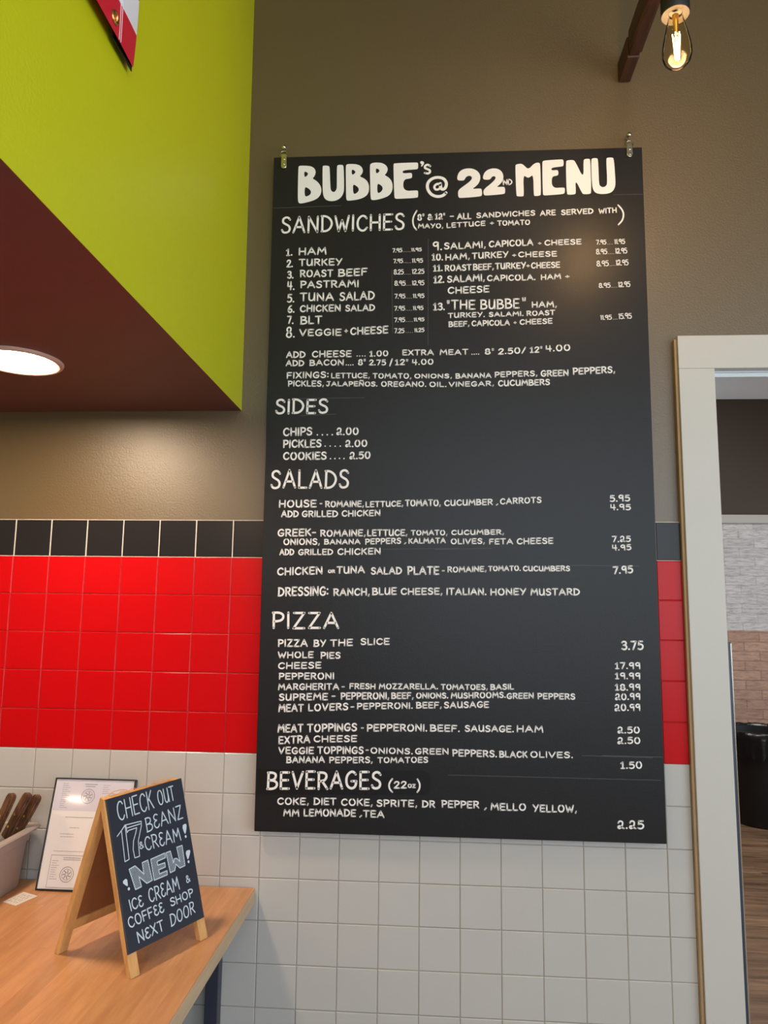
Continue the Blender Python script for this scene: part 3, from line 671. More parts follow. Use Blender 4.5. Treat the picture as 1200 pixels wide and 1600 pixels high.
ADOTS=[(211.1,226.3),(205.8,171.1),(26.0,165.7)]

# ================================================================== THE SETTING
ZR = 1.09; P = 0.1095; ZS = 2.0767; ZC = 0.7378
XL, XR, YF, YB, ZT = -2.5, 4.6, -5.5, 4.05, 4.2
DX0, DX1, DZ, WT = 2.036, 2.96, 2.192, 0.28            # the doorway
bm = NB(); box(bm, XL - .1, 5.6, YF - .1, YB + .1, -0.1, 0); struct('floor', bm, M['floor'], 'brown wood plank floor running through both rooms', 'floor')
bm = NB()
box(bm, XL, DX0, 0.006, WT, 0, ZT); box(bm, DX1, 5.6, 0.006, WT, 0, ZT); box(bm, DX0, DX1, 0.006, WT, DZ, ZT)
wall = struct('wall_back', bm, M['wall'], 'olive brown painted wall behind the menu board, tiled below', 'wall')
def tiles(name, mat, gname, gmat, r0, r1, x0, x1, g):
    b = NB(); gr = NB()
    box(gr, x0, x1, 0.0015, 0.006, ZR + r0 * P - (0 if r0 > -9 else 0), ZR + r1 * P)
    i0 = int(math.floor(x0 / P)); i1 = int(math.ceil(x1 / P))
    for r in range(r0, r1):
        for i in range(i0, i1):
            a, c = max(x0, i * P + g / 2), min(x1, (i + 1) * P - g / 2)
            if c - a < 0.004: continue
            zl, zh = max(0.0, ZR + r * P + g / 2), ZR + (r + 1) * P - g / 2
            if zh - zl < .004: continue
            e = 0.0016
            o = [(a, zl), (c, zl), (c, zh), (a, zh)]; ii = [(a + e, zl + e), (c - e, zl + e), (c - e, zh - e), (a + e, zh - e)]
            ty = random.uniform(-.0003, .0003); tx = random.uniform(-.0005, .0005); tz = random.uniform(-.0005, .0005)
            vb = [b.verts.new((p[0], 0.002, p[1])) for p in o]; vo = [b.verts.new((p[0], 0.0012, p[1])) for p in o]
            vi = [b.verts.new((p[0], ty + tx * (k in (1, 2)) + tz * (k > 1), p[1])) for k, p in enumerate(ii)]
            b.faces.new(vi)
            for k in range(4):
                j = (k + 1) % 4
                b.faces.new((vo[k], vo[j], vi[j], vi[k])); b.faces.new((vb[k], vb[j], vo[j], vo[k]))
    obj(name, b, mat, wall); obj(gname, gr, gmat, wall)
tiles('white_tiles', M['white_tile'], 'white_tile_grout', M['grout_w'], -10, 0, -1.3, 1.929, 0.0020)
tiles('red_tiles', M['red_tile'], 'red_tile_grout', M['grout_r'], 0, 5, -1.3, 1.929, 0.0018)
tiles('black_tiles', M['black_tile'], 'black_tile_grout', M['grout_k'], 5, 6, -1.3, 1.929, 0.0032)
# the doorway: casing, jamb lining, raw edge
bm = NB()
CX = 1.9375; HX = 3.06; CF = -0.021
box(bm, CX, 2.037, CF, 0.006, 0, 2.186, .0015); box(bm, DX1 - .001, HX, CF, 0.006, 0, 2.186, .0015); box(bm, CX, HX, CF, 0.006, 2.1862, 2.284, .0015)
door = struct('door_1', bm, M['casing'], 'wide cream door casing around the open doorway at right', 'doorway')
bm = NB()
box(bm, 2.030, 2.044, 0.0061, WT, 0, 2.182); box(bm, DX1 - .008, DX1 + .006, 0.0061, WT, 0, 2.182); box(bm, 2.030, DX1 + .006, 0.0061, WT, 2.182, 2.197)
box(bm, 2.0445, DX1 - .0085, 0.010, 0.03, 2.170, 2.1815)
obj('jamb', bm, M['jamb'], door)
bm = NB(); box(bm, 1.9292, 1.9373, -0.014, 0.006, 0, 2.276, .002); obj('raw_edge', bm, M['caulk'], door)
# soffit: maroon underside, lime green side
bm = NB(); hexa(bm, [(XL, -5.3, ZS), (0.6664, -5.3, ZS), (0.6664, 0.0055, ZS), (XL, 0.0055, ZS), (XL, -5.3, ZT), (0.6507, -5.3, ZT), (0.6507, 0.0055, ZT), (XL, 0.0055, ZT)])
sof = struct('ceiling_soffit', bm, M['maroon'], 'boxed-in ceiling soffit with maroon underside and lime green side', 'soffit')
bm = NB(); hexa(bm, [(0.6665, -5.3, ZS), (0.6673, -5.3, ZS), (0.6673, 0.005, ZS), (0.6665, 0.005, ZS), (0.6508, -5.3, ZT), (0.6516, -5.3, ZT), (0.6516, 0.005, ZT), (0.6508, 0.005, ZT)])
obj('green_side', bm, M['green'], sof)
bm = NB(); box(bm, XL - .1, XR + .1, YF - .1, WT, ZT, ZT + .1); struct('ceiling', bm, M['ceiling'], 'plain ceiling high above the room', 'ceiling')
bm = NB(); box(bm, XL - .1, XL, YF, 0.006, 0, ZT); struct('wall_left', bm, M['room'], 'plain side wall left of the counter', 'wall')
bm = NB(); box(bm, XR, XR + .1, YF, -4.6, 0, ZT); box(bm, XR, XR + .1, -1.4, .006, 0, ZT); box(bm, XR, XR + .1, -4.6, -1.4, 0, .6); box(bm, XR, XR + .1, -4.6, -1.4, 2.9, ZT); struct('wall_right', bm, M['room'], 'plain side wall right of the doorway', 'wall')
bm = NB(); WX0, WX1, WZ0, WZ1 = 0.4, 4.2, 0.8, 3.5
box(bm, XL, WX0, YF - .1, YF, 0, ZT); box(bm, WX1, XR, YF - .1, YF, 0, ZT); box(bm, WX0, WX1, YF - .1, YF, 0, WZ0); box(bm, WX0, WX1, YF - .1, YF, WZ1, ZT)
struct('wall_front', bm, M['room'], 'street wall with the large window behind the viewer', 'wall')
bm = NB()
for a, b_, c, d in ((WX0, WX1, WZ0, WZ0 + .05), (WX0, WX1, WZ1 - .05, WZ1), (WX0, WX0 + .05, WZ0, WZ1), (WX1 - .05, WX1, WZ0, WZ1), (2.275, 2.325, WZ0, WZ1)): box(bm, a, b_, YF - .08, YF - .02, c, d)
win = struct('window_1', bm, M['jamb'], 'large daylight window in the street wall', 'window')
bm = NB(); box(bm, WX0 + .05, WX1 - .05, YF - .055, YF - .049, WZ0 + .05, WZ1 - .05); obj('window_pane', bm, M['pane'], win)
bm = NB()
for a, b_, c, d in ((-4.6, -1.4, .6, .65), (-4.6, -1.4, 2.85, 2.9), (-4.6, -4.55, .6, 2.9), (-1.45, -1.4, .6, 2.9), (-3.025, -2.975, .6, 2.9)): box(bm, XR + .02, XR + .08, a, b_, c, d)
win = struct('window_2_added', bm, M['jamb'], 'unseen side window added in the right-hand wall to light the green soffit side', 'window')  # never in view; added so daylight comes from the right
bm = NB(); box(bm, XR + .048, XR + .054, -4.55, -1.45, .65, 2.85); obj('window_pane', bm, M['pane'], win)
# the room beyond the doorway
bm = NB(); box(bm, -.6, 5.6, YB, YB + .1, 2.297, 3.9); struct('wall_beyond', bm, M['wall_dark'], 'dark brown upper wall of the room beyond the doorway', 'wall')
bm = NB(); box(bm, -.6, 5.6, YB - .012, YB + .1, 1.3648, 2.228); w2 = struct('wall_beyond_panel', bm, M['whitebrick'], 'whitewashed brick panel on the wall beyond the doorway', 'wall')
bm = NB(); box(bm, -.6, 5.6, YB - .012, YB + .1, 0, 1.3648); struct('wall_beyond_wainscot', bm, M['tanbrick'], 'tan brick lower wall beyond the doorway', 'wall')
bm = NB(); box(bm, -.6, 5.6, YB - .03, YB + .1, 2.228, 2.297, .003); struct('trim_1', bm, M['casing'], 'cream rail above the whitewashed brick beyond the doorway', 'trim')
bm = NB(); box(bm, -.7, 5.7, WT, YB + .1, 3.8, 3.9); struct('ceiling_beyond', bm, M['ceiling'], 'ceiling of the room beyond the doorway', 'ceiling')
bm = NB(); box(bm, -.7, -.6, WT, YB, 0, 3.8); struct('wall_beyond_left', bm, M['wall_dark'], 'left wall of the room beyond', 'wall')
bm = NB(); box(bm, 5.6, 5.7, WT, YB, 0, 3.8); struct('wall_beyond_right', bm, M['wall_dark'], 'right wall of the room beyond', 'wall')

# ================================================================== MENU BOARD
bq = [tuple(c / 1000 for c in q) for q in BOARD]
b0 = Vector(bq[0]); YT = -0.0274
brd = thing('menu_board', b0, 'tall black menu board hand-lettered in white, hanging on the wall', 'menu board')
bm = NB(); hexa(bm, [(q[0], -0.027, q[2]) for q in bq] + [(q[0], -0.015, q[2]) for q in bq], .0012); obj('panel', bm, M['board'], brd)
for x in (0.80, 1.79):
    for z in (1.0, 2.70):
        bm = NB(); box(bm, x, x + .03, -0.0149, -0.0004 if z < 1.7 else .0056, z, z + .05); obj('spacer', bm, M['black'], brd)
def to_board(u, v, l=0): return (u, YT - l, v)
bm = NB(); filled(bm, [[(max(u, 759) / 1000, v / 1000) for u, v in PATCH]], lambda u, v, l: (u, -0.0271, v), 0); obj('repainted_patch', bm, M['board_patch'], brd)
for l in GUIDES:
    bm = NB(); ribbon(bm, [(u / 1000, v / 1000) for u, v in l], 0.0012, lambda u, v, l_: (u, -0.0272 - l_, v)); obj('guide_line', bm, M['guide'], brd)
bm = NB()
for g in TITLE: filled(bm, [[(u / 1000, v / 1000) for u, v in lp] for lp in g], to_board, 2)
for wd, pts in TSTROKE: ribbon(bm, catmull([(u / 1000, v / 1000) for u, v in pts]) if len(pts) > 5 else [(u / 1000, v / 1000) for u, v in pts], wd / 1000, to_board)
tag(obj('title_lettering', bm, M['paint'], brd), 'white block title reading BUBBE\'s @ 22ND MENU')
# one lettering part per written line: words that share a line are gathered by height and column
lines = []
for wd in WORDS:
    k, txt, u0, v0, u1, v1, h = wd
    nm = {'h': 'heading_lettering', 'b': 'item_lettering', 's': 'price_lettering'}[k]
    if u0 > 1700 and k == 'b' and v0 < 1900: nm = 'price_lettering'
    hit = None
    for L in lines:
        if L[0] == nm and -10 < u0 - L[1] < 42 and abs(v0 - L[2]) < 12: hit = L
    if not hit: hit = [nm, u1, v0, []]; lines.append(hit)
    hit[1], hit[2] = max(u1, hit[1] if hit[3] else u1), v1; hit[3].append(wd)
for nm, _, _, wds in lines:
    bm = NB()
    for k, txt, u0, v0, u1, v1, h in wds:
        sw = {'h': 6.4, 'b': 4.2, 's': 2.6}[k]
        if k == 'b': sw = min(4.6, max(3.5, h * 0.14 + 1.1))
        if txt == 'OR' or txt == 'oz': sw = 3.3
        gap = {'s': 0.16}.get(k, 0.24)
        if '...' in txt: gap, sw = 0.7, sw * 0.55 if k == 's' else sw * 0.85
        word(bm, txt, (u0 / 1000, v0 / 1000), (u1 / 1000, v1 / 1000), (0, h / 1000), sw / 1000, to_board, 0.02, gap, k == 's')
    obj(nm, bm, M['paint'], brd)
# pins and clips that carry it
for (px_, pz), (cx_, z0, z1), side in (((0.7755, 2.9042), (0.7790, 2.8716, 2.8274), 'left'), ((1.8203, 2.9116), (1.8176, 2.8722, 2.8333), 'right')):
    pin = thing('wall_pin', (px_, 0.006, pz), 'shiny round-headed pin in the wall above the %s top corner of the menu board' % side, 'pin', 'pins holding the menu board')
    bm = NB(); lathe(bm, [(0.0015, 0), (0.0015, 0.022)], (px_, 0.0058, pz), 10, (0, -1, 0)); obj('shank', bm, M['chrome'], pin)
    bm = NB(); lathe(bm, [(0, .018), (.005, .019), (.0078, .023), (.0082, .027), (.0065, .032), (.003, .0345), (0, .035)], (px_, 0.006, pz), 20, (0, -1, 0), False); obj('head', bm, M['chrome'], pin, smooth=True)
    cl = thing('hanging_clip', (cx_, -0.03, z0), 'small metal clip gripping the %s top corner of the menu board' % side, 'clip', 'clips holding the menu board')
    bm = NB(); zc_ = z0 + 0.008; rz = 0.0125
    tube(bm, [(cx_ + (px_ - cx_) * (0.5 + 0.5 * math.sin(a)) + rz * 0.95 * math.cos(a), -0.024 + 0.003 * math.sin(a), zc_ + rz * 1.0 * math.sin(a)) for a in [2 * math.pi * i / 28 for i in range(28)]], 0.0013, 8, True)
    tube(bm, [(px_ - .003, -.016, pz - .004), (px_, -.018, pz - .011), (px_ + (cx_ - px_) * .8, -.022, zc_ + rz)], .0012, 8)
    obj('ring', bm, M['chrome'], cl, smooth=True)
    for yy, nm in ((-0.034, 'front_jaw'), (-0.0145, 'rear_jaw')):
        bm = NB(); hw = 0.0085; n = 12
        pts = [(cx_ - hw, z0 + .004), (cx_ - hw, z1 + hw)] + [(cx_ - hw * math.cos(math.pi * i / n), z1 + hw - hw * math.sin(math.pi * i / n)) for i in range(1, n)] + [(cx_ + hw, z1 + hw), (cx_ + hw, z0 + .004)]
        th = 0.0065 if nm == 'front_jaw' else .0012
        va = [bm.verts.new((a, yy, b)) for a, b in pts]; vb = [bm.verts.new((a * .9 + cx_ * .1 if th > .002 else a, yy + (th if th > .002 else -th), b)) for a, b in pts]
        if th > .002: vb = [bm.verts.new((a, yy + th, b)) for a, b in pts]
        bm.faces.new(va); bm.faces.new(vb[::-1])
        for i in range(len(pts)): bm.faces.new((va[i], va[(i + 1) % len(pts)], vb[(i + 1) % len(pts)], vb[i]))
        if th > .002: bmesh.ops.bevel(bm, geom=[e for f in bm.faces if all(abs(v.co.y - yy) < 1e-6 for v in f.verts) for e in f.edges], offset=.0022, segments=3, profile=.5, affect='EDGES')
        o = obj(nm, bm, M['chrome'], cl)
        if nm == 'front_jaw':
            for zz in (z0 - .014, z0 - .030):
                bm = NB(); lathe(bm, [(.0042, 0), (.004, .001), (.002, .0022), (0, .0025)], (cx_, yy + .0003, zz), 14, (0, -1, 0)); obj('rivet', bm, M['chrome'], o, smooth=True)

# ================================================================== CEILING LAMP, BEAM LAMP, BANNER
for (LX, LY), lab in zip(CANS[:2], ('round lit downlight in the maroon underside of the soffit, nearest the back wall', 'round lit downlight far from the back wall, its glow mirrored in the framed licence')):
    can = thing('recessed_downlight', (LX, LY, ZS), lab, 'ceiling light', 'recessed downlights in the soffit')
    bm = NB(); lathe(bm, [(.086, -.002), (.088, -.007), (.096, -.008), (.101, -.004), (.102, .0005)], (LX, LY, ZS), 48, (0, 0, 1), False); obj('trim_ring', bm, M['lampring'], can, smooth=True)
    bm = NB(); lathe(bm, [(0, -.0035), (.087, -.003)], (LX, LY, ZS), 48, (0, 0, 1), False); obj('diffuser', bm, M['diffuser'], can)
bx_, by_ = 1.785, -0.55
fix = thing('wooden_beam_lamp', (1.823, 0.006, 3.14), 'dark wooden arm jutting from the wall with a bare filament bulb', 'lamp')
bm = NB(); box(bm, 1.804, 1.842, -.95, -.105, 3.112, 3.185, .004); box(bm, 1.801, 1.8375, -.10, 0.0058, 3.104, 3.172, .004); box(bm, 1.8065, 1.836, -.94, -.03, 3.1095, 3.118, .002)
obj('beam', bm, M['beam'], fix)
bm = NB(); box(bm, 1.772, 1.8045, by_ - .018, by_ + .018, 3.125, 3.150, .002); lathe(bm, [(.006, 2.925), (.006, 3.13)], (bx_, by_, 0), 14); obj('stem', bm, M['black'], fix)
bm = NB(); lathe(bm, [(0, 2.945), (.014, 2.944), (.024, 2.935), (.031, 2.915), (.0315, 2.845), (.030, 2.842), (.0155, 2.845), (.0150, 2.850), (0, 2.852)], (bx_, by_, 0), 32, (0, 0, 1), False); obj('socket', bm, M['black'], fix, smooth=40)
bulb = obj('bulb', (lambda b: (lathe(b, [(0, 2.7120), (.010, 2.7130), (.020, 2.7180), (.028, 2.7270), (.0320, 2.7400), (.0325, 2.7530), (.0300, 2.7720), (.0255, 2.7930), (.0205, 2.8150), (.0165, 2.8350), (.0145, 2.8480)], (bx_, by_, 0), 40, (0, 0, 1), False), b)[1])(NB()), M['glass'], fix, smooth=True)
bm = NB()
for i in range(6):
    a = 2 * math.pi * i / 6; tube(bm, [(bx_ + .004 * math.cos(a), by_ + .004 * math.sin(a), 2.732), (bx_ + .0085 * math.cos(a), by_ + .0085 * math.sin(a), 2.794)], .0011, 6)
obj('filament', bm, M['filament'], bulb)
bm = NB(); lathe(bm, [(.004, 2.795), (.0075, 2.842)], (bx_, by_, 0), 16); obj('bulb_cap', bm, M['brass'], bulb)
# striped vinyl banner on the green side; far bottom corner curls off
BX = 0.6738
def ban(y, z):                                                       # y: along wall, z: up; the far bottom corner curls off the backing
    d = max(0.0, 0.085 - ((-0.886 - y) * 0.9 + (z - 2.481) * 0.5))
    return (BX + 0.0082 - 0.75 * d * d + (z - 2.48) * -0.0114, y, z + 0.9 * d * d * max(0.0, 1 - (z - 2.481) / 0.15))
def bangrid(bm, y0, y1, z0, z1, keep, off=0.0, ny=26, nz=70):
    vs = {}
    for i in range(ny + 1):
        for j in range(nz + 1):
            y = y0 + (y1 - y0) * i / ny; z = z0 + (z1 - z0) * j / nz; p_ = ban(y, z); vs[i, j] = bm.verts.new((p_[0] + off, p_[1], p_[2]))
    for i in range(ny):
        for j in range(nz):
            if keep(y0 + (y1 - y0) * (i + .5) / ny, z0 + (z1 - z0) * (j + .5) / nz): bm.faces.new((vs[i, j], vs[i + 1, j], vs[i + 1, j + 1], vs[i, j + 1]))
    for v in [v for v in bm.verts if not v.link_faces]: bm.verts.remove(v)
bn = thing('striped_banner', (BX, -0.95, 2.481), 'red and white striped vinyl banner corner on the green soffit side', 'banner')
bm = NB(); hexa(bm, [(BX + .0004, -.965, 2.4800), (BX + .0020, -.965, 2.4800), (BX + .0020, -.885, 2.4800), (BX + .0004, -.885, 2.4800), (BX + .0004, -.965, 2.60), (BX + .0020, -.965, 2.60), (BX + .0020, -.888, 2.60), (BX + .0004, -.888, 2.60)]); obj('backing', bm, M['black'], bn)
def stripe(y, z): return (z - 2.481) / 0.073 - 0.42
for nm, mt, par in (('red_stripes', 'banner_red', 0), ('white_stripes', 'banner_white', 1)):
    bm = NB(); bangrid(bm, -2.1, -0.884, 2.481, 3.05, lambda y, z: int(math.floor(stripe(y, z) + 0.45)) % 2 == par, 0.0012, 400, 190); obj(nm, bm, M[mt], bn, smooth=True)
for dy in (0.0, .007):
    pts = [ban(-.951 - dy, 2.483 + k * .02) for k in range(27)]
    bm = NB(); tube(bm, [(a[0] + .0016, a[1], a[2]) for a in pts], .0006, 6); obj('stitching', bm, M['banner_white'], bn)
bm = NB(); gp = ban(-.979, 2.508)
lathe(bm, [(.0065, .0), (.0075, .003), (.0105, .0035), (.0125, .001)], (gp[0] + .0012, gp[1], gp[2]), 24, (1, 0, 0), False); obj('grommet', bm, M['brass'], bn, smooth=True)

# ================================================================== COUNTER AND WHAT STANDS ON IT
ct = thing('butcher_block_counter', (0.3, -0.4, 0), 'butcher block counter top on dark steel legs against the tiles', 'counter')
bm = NB(); box(bm, -1.25, 0.7585, -0.83, -0.0035, 0.6945, ZC, .004); top_ = obj('counter_top', bm, M['counter'], ct)
bm = NB(); box(bm, .7583, .7592, -0.826, -0.0075, 0.6985, ZC - .004); obj('daylit_end_band', bm, M['daylit_edge'], top_)  # thin added band, its pale colour stands in for daylight on the edge
for x, y in ((.641, -.039), (.641, -.80), (-1.2, -.039), (-1.2, -.80)):
    bm = NB(); box(bm, x, x + .035, y, y + .035, 0.0, .6944, .002); obj('leg', bm, M['steel_dark'], ct)
bm = NB(); box(bm, -1.165, .641, -.03, -.012, .64, .675); obj('apron', bm, M['steel_dark'], ct)
cab = thing('undercounter_cabinet', (0.0, -0.4, 0), 'black ribbed cabinet under the right end of the counter', 'cabinet')
bm = NB(); box(bm, -.55, .575, -.74, -.10, 0.0, .662, .004); obj('body', bm, M['black'], cab)
bm = NB()
for k in range(30):
    y = -.72 + k * .0205; box(bm, .5755, .583, y, y + .011, .03, .645, .002)
obj('ribbed_side', bm, M['steel_dark'], cab)
# tent sign
A = Vector((0.6269, -0.5228, ZC)); ux = Vector((.4254, .905, 0)).normalized(); uy = Vector((-.2869, .1349, .9484)).normalized(); un = ux.cross(uy)
WA, LA = .2268, .3606
Cb = Vector((0.4185, -0.4287, ZC)); Tp = A + uy * LA; ub = (Tp - Cb).normalized(); nb = (ub.cross(ux)).normalized()        # nb faces away from the front
if nb.dot(un) > 0: nb = -nb
Cb = Cb - Vector((nb.x, nb.y, 0)) * .008; Cb.z = ZC; Tb = Tp - nb * .004; ub = (Tb - Cb).normalized()
tent = thing('tent_chalkboard_sign', (A + Cb) / 2 + ux * WA / 2, 'small wooden A-frame chalkboard standing on the counter', 'chalkboard sign')
def tleg(bm, o, d, u0, u1, v1, nv):
    base = [o + ux * u0 - nv * .013, o + ux * u1 - nv * .013, o + ux * u1, o + ux * u0] if nv is un else [o + ux * u0, o + ux * u1, o + ux * u1 + nv * .012, o + ux * u0 + nv * .012]
    bot = [q + d * ((ZC + .0004 - q.z) / d.z) for q in base]; top = [q + d * v1 for q in base]
    hexa(bm, bot + top, .0008)
def plank(bm, o, d, u0, u1, v0, v1, n0, n1, nv, bev=.0012): obox(bm, o + ux * u0 + d * v0 + nv * n0, ux * (u1 - u0), d * (v1 - v0), nv * (n1 - n0), bev)
for u in (0.0, WA - .024):
    bm = NB(); tleg(bm, A, uy, u, u + .024, LA - .004, un); obj('front_leg', bm, M['pine'], tent)
    bm = NB(); tleg(bm, Cb, ub, u, u + .024, LA - .006, nb); obj('back_leg', bm, M['pine'], tent)
for o_, d_, n_, v0, v1, nm in ((A, uy, un, LA - .026, LA - .005, 'front_rail'), (A, uy, un, .045, .062, 'front_rail'), (Cb, ub, nb, LA - .028, LA - .007, 'back_rail'), (Cb, ub, nb, .048, .070, 'back_rail')):
    bm = NB(); plank(bm, o_, d_, .0245, WA - .0245, v0, v1, -.012 if n_ is un else .0005, -.0005 if n_ is un else .011, n_); obj(nm, bm, M['pine'], tent)
bm = NB(); plank(bm, Cb, ub, .0245, WA - .0245, .0705, LA - .0285, .004, .008, nb); obj('back_panel', bm, M['hardboard'], tent)
cbp = NB(); hexa(cbp, [A + ux * u + uy * v + un * n_ for n_ in (.0003, .0040) for u, v in ((-.0008, .0460), (.2235, .0446), (.2318, .3580), (.0045, .3550))], .0005); cb_ = obj('chalk_panel', cbp, M['chalkboard'], tent)
bm = NB(); plank(bm, A, uy, .023, WA - .023, .063, LA - .025, -.006, -.002, un); obj('front_backing', bm, M['hardboard'], tent)
bm = NB()
for u in (.045, .17):
    q = [A + ux * (u + .022 * math.cos(a)) + uy * (LA + .001 + .006 * math.sin(a)) + un * (.002 - .010 * math.sin(a * .5)) for a in [math.pi * i / 14 for i in range(15)]]
    tube(bm, q, .0009, 6)
tube(bm, [A + ux * (.02 + .19 * t) + uy * (LA + .0015 + .002 * math.sin(t * 40)) + un * -.004 for t in [i / 40 for i in range(41)]], .0008, 6)
obj('tie_wire', bm, M['pine'], tent)
def to_tent(u, v, l=0): return A + ux * u + uy * v + un * (.0045 + l)
mm = lambda l: [(a / 1000, b / 1000) for a, b in l]
rows = {}
for t_, u0, v0, u1, v1, tu, tv in AWORDS:
    bm = NB(); word(bm, t_, (u0 / 1000, v0 / 1000), (u1 / 1000, v1 / 1000), ((tu - u0) / 1000, (tv - v0) / 1000), .0027 if t_ != '&' else .0021, to_tent, .02, .2)
    obj('chalk_lettering', bm, M['chalk'], cb_)
bm = NB()
for s in ASTROKE: ribbon(bm, mm(s), .0020, to_tent)
obj('chalk_numeral', bm, M['chalk'], cb_)
for s in AHATCH:
    bm = NB(); pl = mm(s); ribbon(bm, pl + [pl[0]], .0021, to_tent)
    d = Vector((math.cos(math.radians(48)), math.sin(math.radians(48)))); nr = Vector((-d.y, d.x)); ks = [Vector(p_).dot(nr) for p_ in pl]; k = min(ks) + .001
    while k < max(ks):
        ts = []
        for i in range(len(pl)):
            a, b_ = Vector(pl[i]), Vector(pl[(i + 1) % len(pl)]); da, db = a.dot(nr) - k, b_.dot(nr) - k
            if (da > 0) != (db > 0): ts.append((a + (b_ - a) * (da / (da - db))).dot(d))
        ts.sort()
        for i in range(0, len(ts) - 1, 2): ribbon(bm, [tuple(d * ts[i] + nr * k), tuple(d * ts[i + 1] + nr * k)], .0012, to_tent)
        k += .0036
    obj('hatched_letter', bm, M['chalk'], cb_)
for s, dt in zip(AFILL, ADOTS):
    bm = NB(); filled(bm, [mm(s)], to_tent, 1); ribbon(bm, [mm([dt])[0], (dt[0] / 1000 + .0005, dt[1] / 1000)], .0055, to_tent); obj('exclamation_mark', bm, M['chalk'], cb_)
# framed licence leaning on the tiles
FA = Vector((.1817, -.0855, ZC)); fy = Vector((0, .0735, .2757)).normalized(); fx = Vector((1, 0, 0)); fn = fx.cross(fy); FW, FH = .2315, .2852
lic = thing('framed_licence', FA + fx * FW / 2, 'thin black frame holding a printed licence, leaning on the white tiles', 'picture frame')
def fbox(bm, u0, u1, v0, v1, n0, n1, bev=.0008): obox(bm, FA + fx * u0 + fy * v0 + fn * n0, fx * (u1 - u0), fy * (v1 - v0), fn * (n1 - n0), bev)
bm = NB(); e = .0036
fbox(bm, 0, e, 0.002, FH, -.012, .001); fbox(bm, FW - e, FW, 0.002, FH, -.012, .001); fbox(bm, e, FW - e, FH - e, FH, -.012, .001); fbox(bm, e, FW - e, 0.002, .002 + e, -.012, .001); fbox(bm, e, FW - e, .002 + e, FH - e, -.011, -.006, 0)
obj('frame', bm, M['frame'], lic)
bm = NB(); fbox(bm, e, FW - e, .0058, FH - e, -.006, -.003, 0); doc = obj('licence_paper', bm, M['paper'], lic)
to_lic = lambda u, v, l=0: FA + fx * u + fy * v + fn * (-.0026 + l)
to_lic0 = lambda u, v, l=0: FA + fx * u + fy * v + fn * (-.0028 + l)
bm = NB(); filled(bm, [[(.006, .200), (.225, .200), (.225, .277), (.006, .277)]], to_lic0, 0); obj('lilac_header', bm, M['lilac'], doc)
bm = NB()
def scrib(u0, u1, v, sw=.0010):
    x = u0
    while x < u1:
        L_ = random.uniform(.003, .009); ribbon(bm, [(x, v), (min(u1, x + L_), v)], sw, to_lic); x += L_ + .0016
for k in range(13): scrib(.024, .024 + random.choice((.012, .016, .022)), .270 - k * .0052, .0009)
for k in range(5): scrib(.140, .140 + random.choice((.014, .018)), .268 - k * .0052, .0009)
scrib(.087, .122, .2695, .0016); scrib(.090, .117, .2640, .0016); scrib(.046, .125, .1835, .0011); scrib(.064, .090, .157, .0009); scrib(.040, .078, .141, .0008); scrib(.042, .080, .134, .0008); scrib(.03, .12, .098, .0008)
def circ(u, v, r, sw): ribbon(bm, [(u + r * math.cos(2 * math.pi * i / 32), v + r * math.sin(2 * math.pi * i / 32)) for i in range(33)], sw, to_lic)
for cu, cv, r in ((.1005, .2385, .0185), (.078, .0415, .0185)):
    circ(cu, cv, r, .0014); circ(cu, cv, r * .72, .0009)
    for k in range(7): a = k * 2 * math.pi / 7; ribbon(bm, [(cu + r * .2 * math.cos(a), cv + r * .2 * math.sin(a)), (cu + r * .6 * math.cos(a + .5), cv + r * .6 * math.sin(a + .5))], .002, to_lic)
ribbon(bm, [(.027, .088), (.206, .088), (.206, .0095), (.027, .0095), (.027, .088)], .0009, to_lic)
for k in range(2): scrib(.062, .11, .082 - k * .0045, .0012)
for k in range(9): scrib(.032, .032 + random.choice((.012, .020, .016)), .074 - k * .0055, .0009)
obj('printed_marks', bm, M['ink'], doc)
# tub with three wooden-handled tools
tub = thing('plastic_tub', (-.14, -.22, ZC), 'grey plastic tub of utensils on the counter at the left edge', 'tub')
def rrect(x0, x1, y0, y1, r, z, n=6):
    o = []
    for cx, cy, a0 in ((x1 - r, y1 - r, 0), (x0 + r, y1 - r, 90), (x0 + r, y0 + r, 180), (x1 - r, y0 + r, 270)):
        for i in range(n + 1): a = math.radians(a0 + 90 * i / n); o.append((cx + r * math.cos(a), cy + r * math.sin(a), z))
    return o
def loft(bm, rings, capends=True):
    R = [[bm.verts.new(p_) for p_ in r] for r in rings]; n = len(R[0])
    for a, b_ in zip(R, R[1:]):
        for i in range(n): bm.faces.new((a[i], a[(i + 1) % n], b_[(i + 1) % n], b_[i]))
    if capends: bm.faces.new(R[0][::-1]); bm.faces.new(R[-1])
zt = .892
bm = NB(); loft(bm, [rrect(-.42, .120, -.40, -.048, .025, ZC + .0005), rrect(-.424, .124, -.404, -.044, .03, ZC + .006), rrect(-.432, .134, -.412, -.034, .03, zt - .035), rrect(-.436, .139, -.416, -.030, .03, zt - .034), rrect(-.437, .140, -.417, -.029, .03, zt - .006),
    rrect(-.452, .156, -.432, -.013, .03, zt - .008), rrect(-.454, .158, -.434, -.0115, .03, zt - .004), rrect(-.452, .156, -.432, -.013, .03, zt), rrect(-.434, .137, -.414, -.032, .03, zt), rrect(-.428, .130, -.408, -.038, .03, zt - .03), rrect(-.418, .118, -.398, -.050, .022, ZC + .004)])
obj('tub_body', bm, M['tub'], tub, smooth=35)
